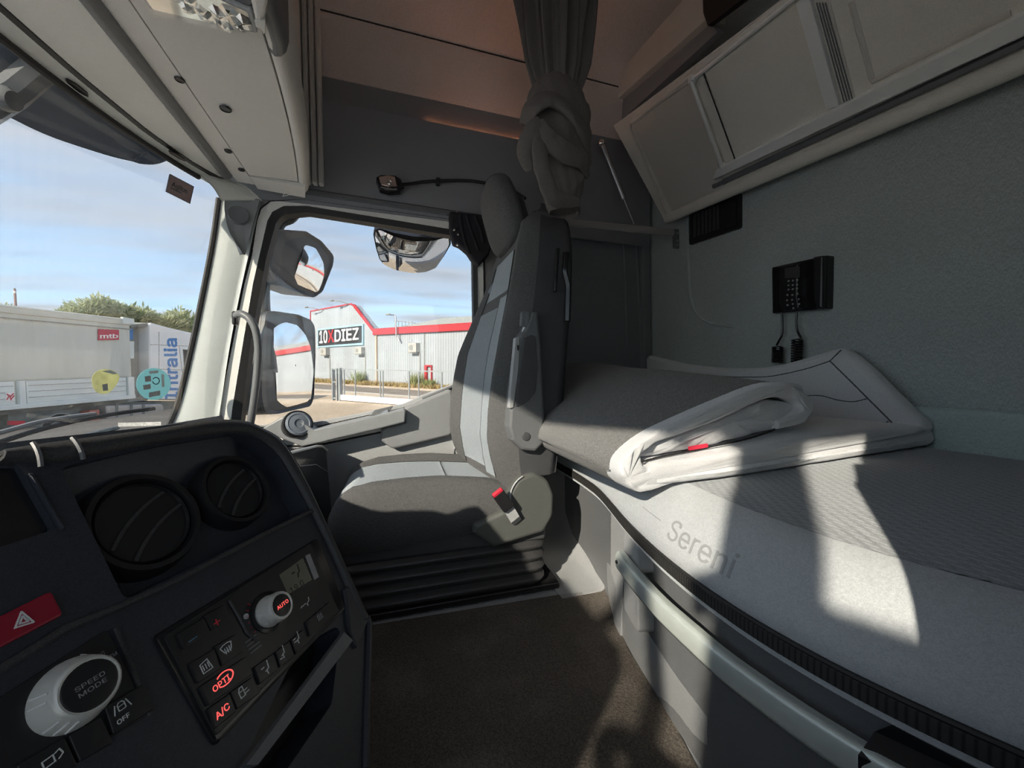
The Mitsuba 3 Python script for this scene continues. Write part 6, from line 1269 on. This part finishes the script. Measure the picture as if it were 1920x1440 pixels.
for lab, blobs in (('wide grey green leafy tree showing over the tarpaulin trailer', [(128, 600, 26, 22), (160, 590, 30, 28), (184, 580, 22, 26), (215, 592, 28, 24), (238, 600, 20, 24)]), ('grey green leafy tree between the trailer and the white cab', [(262, 604, 28, 26), (282, 612, 18, 20)]), ('grey green leafy tree above the white cab roof', [(312, 618, 20, 20), (334, 612, 20, 26), (354, 622, 16, 22)]), ('far faint tree top beside the brick mast', [(14, 584, 12, 12)])):
    t_ = thing('tree', lab, 'tree', 'trees beyond the parked lorry'); ms, cs = [], []
    for (u, v, ru, rv) in blobs:
        a, b = FK.px(u, v); k = FK.px(u + 1, v)[0] - a; cs.append((a, b))
        ms.append(leafy(FK, a, b, ru * k, rv * k, ru * k * 0.8, int(30 * ru), rng, 11 * k))
    part(t_, 'crown', cat(*ms), 'leaf', smooth=False)
    cs = np.array(cs); m = cs.mean(0); part(t_, 'trunk', tube([FK.at(m[0], -1.0), FK.at(m[0] + 0.1, m[1] * 0.6), FK.at(m[0], m[1])], 0.22, 8), 'bark')
ma = thing('mast', 'slim brick brown mast with white band rising behind the trailer', 'mast')
a, b = FK.px(30, 584); k = FK.px(31, 584)[0] - a; tp2 = FK.px(30, 543)[1]
part(ma, 'shaft', tube([FK.at(a, -1.0), FK.at(a, tp2)], 2.3 * k, 10), mat('mast_brown', (0.30, 0.20, 0.19), 0.8)); part(ma, 'band', tube([FK.at(a, FK.px(30, 550)[1]), FK.at(a, FK.px(30, 546)[1])], 2.6 * k, 10), 'white_paint'); part(ma, 'cap', tube([FK.at(a, tp2), FK.at(a, tp2 + 3 * k)], [1.8 * k, 1.2 * k], 10), 'chassis_dark')
# ------------------------------------------------------------------ exterior mirrors of the cab; the driver side one is an added shade blocker
def mirror_pair(side):
    M = (lambda p: np.asarray(p, float)) if side > 0 else (lambda p: np.asarray(p, float) * V3(1, -1, 1) + V3(-0.12, 1.17, 0.22))  # unseen driver side copy, raised and moved forward to shade the mattress
    def pt(par, name, mesh, m, **k): return part(par, name, TM(M(mesh.vertices), mesh.faces if side > 0 else mesh.faces[:, ::-1]), m, **k)
    where = 'outside the passenger window' if side > 0 else 'added outside the driver door, raised to shade the bunk'
    def convex(P, f, R, n=26):
        """A bulging mirror glass within the outline."""
        P = ccw(P); c = P.mean(0); rows = []
        for t in np.linspace(0.02, 1, n):
            q = c + (P - c) * t; rows.append(f(q, 0) + f.z * (0.004 + (np.max(np.linalg.norm(P - c, axis=1)) ** 2 - np.sum((q - c) ** 2, 1))[:, None] / (2 * R)))
        g = np.array(rows); m, nn, _ = g.shape; g = np.concatenate([g, g[:, :1]], 1); s = surf(g); v = s.vertices
        if (np.mean(s.face_normals @ f.z)) < 0: s.invert()
        return TM(s.vertices, s.faces)
    # main mirror
    f = Fr(PY(545, 690, 1.98), nz(V3(0.33, 0.945, 0)), V3(-0.03, 0, 1))
    f = f if f.z[1] < 0 else Fr(f.o, -f.x, f.y)
    ho = f.pxs([(492, 583), (510, 584), (552, 590), (577, 600), (585, 612), (586, 668), (583, 745), (577, 762), (516, 776), (490, 778), (484, 740), (486, 640)])
    gl = f.pxs([(509, 602), (530, 604), (553, 610), (568, 628), (577, 650), (582, 695), (579, 751), (552, 759), (524, 766), (514, 751), (506, 657)])
    mk = thing('main_mirror', 'large upright door mirror in grey housing ' + where, 'mirror')
    pt(mk, 'housing', prism(rpoly(ho, 0.045), f, -0.14, 0.012, 0.02, 4, True), mat('mirror_housing', (0.045, 0.048, 0.052), 0.45) if 'mirror_housing' not in scene else 'mirror_housing', smooth=50)
    pt(mk, 'inner_frame', ring_prism(rpoly(ho, 0.045), rpoly(gl, 0.03), f, 0.0, 0.016, 0.004), 'mirror_housing', smooth=50)
    pt(mk, 'glass', convex(resample(rpoly(gl, 0.03), 60, True), f.sub(0, 0, 0.006), 1.8), 'mirror_glass', smooth=True)
    if side < 0: return
    f2 = Fr(PY(570, 500, 1.98), nz(V3(0.42, 0.90, 0)), V3(0.15, 0.0, 1)); f2 = f2 if f2.z[1] < 0 else Fr(f2.o, -f2.x, f2.y)
    ho = f2.pxs([(508, 430), (567, 433), (596, 451), (621, 480), (618, 498), (599, 546), (582, 558), (516, 534), (502, 505)])
    gl = f2.pxs([(567, 458), (588, 465), (602, 493), (603, 515), (592, 549), (568, 540), (545, 529), (553, 495)])
    mk = thing('wide_angle_mirror', 'small wide angle mirror in grey housing above the large mirror ' + where, 'mirror')
    pt(mk, 'housing', prism(rpoly(ho, 0.05), f2, -0.16, 0.012, 0.02, 4, True), 'mirror_housing', smooth=50)
    pt(mk, 'inner_frame', ring_prism(rpoly(ho, 0.05), rpoly(gl, 0.03), f2, 0.0, 0.018, 0.002), 'mirror_housing', smooth=50)
    pt(mk, 'glass', convex(resample(rpoly(gl, 0.03), 60, True), f2.sub(0, 0, 0.006), 0.45), 'mirror_glass', smooth=True)
    pt(mk, 'arm', tube(spline([PY(505, 700, 1.86), PY(490, 560, 1.88), PY(500, 480, 1.90), PY(520, 420, 1.92), PY(545, 405, 1.92), PY(556, 385, 1.86), PY(540, 360, 1.75)], 40), 0.034, 12, flat=(0.8, 1.1)), 'mirror_housing', smooth=60)
    if side > 0:
        f3 = Fr(PY(772, 466, 1.98), (1, 0, 0), nz(V3(0, -0.75, 0.66))); f3 = Fr(PY(772, 466, 1.98), (1, 0, 0), nz(V3(0.0, -0.70, 0.71)))
        gl = f3.pxs([(704, 431), (713, 428), (738, 436), (774, 443), (816, 445), (842, 442.5), (843, 457), (831, 478), (817, 498), (798, 504), (774, 505), (741.5, 500.6), (720, 493), (713, 484), (707, 465), (702, 440)])
        mk = thing('kerb_mirror', 'rounded kerb view mirror hanging over the top of the passenger window', 'mirror')
        gl = rpoly(gl, 0.01); c = gl.mean(0)
        if f3.z[1] > 0: pass
        pt(mk, 'rim', ring_prism(c + (gl - c) * 1.03, c + (gl - c) * 0.985, f3, -0.02, 0.006), 'mirror_housing', smooth=50)
        pt(mk, 'glass', convex(resample(c + (gl - c) * 0.985, 80, True), f3, 0.35), 'mirror_glass', smooth=True)
        bk = loft([f3(c + (gl - c) * 1.03, -0.002), f3(c + (gl - c) * 1.03, -0.03), f3(c + (gl - c) * 0.8, -0.09), f3(c + (gl - c) * 0.4, -0.12)])
        pt(mk, 'housing', bk, 'mirror_housing', smooth=60)
        pt(mk, 'arm', tube([PY(800, 440, 2.02), PY(800, 395, 1.9), PY(800, 370, 1.76)], 0.03, 10), 'mirror_housing')
mirror_pair(1); mirror_pair(-1)
# outer skin and chassis of this cab
struct('wall_outer', cat(wbox(-0.72, XB + 0.05, YR + 0.075, YR + 0.085, -0.95, 0.40), wbox(0.37, XB + 0.05, YR + 0.052, YR + 0.085, 0.40, 2.3), wbox(-0.72, XB + 0.05, YR + 0.08, YR + 0.09, 1.45, 2.3)), 'cab_white', 'white outer skin of this cab')
struct('chassis', wbox(-0.9, 3.5, -0.1, 1.3, -1.5, -0.12), 'chassis_dark', 'dark chassis under this cab')

pc = thing('phone_holder', 'unseen black phone shaped slab, added to shade the bunk, on the driver side windscreen pillar', 'shade slab')
part(pc, 'phone', rbox(Fr((-0.515, -0.44, 1.025), (1, 0, 0), (0, 1, 0)), (0.125, 0.012, 0.068), 0.006), 'gloss_black')  # slab added to cast a rounded shadow on the mattress border
part(pc, 'arm', tube([V3(-0.47, -0.445, 1.03), V3(-0.44, -0.455, 1.06)], 0.012, 8), 'satin_black')
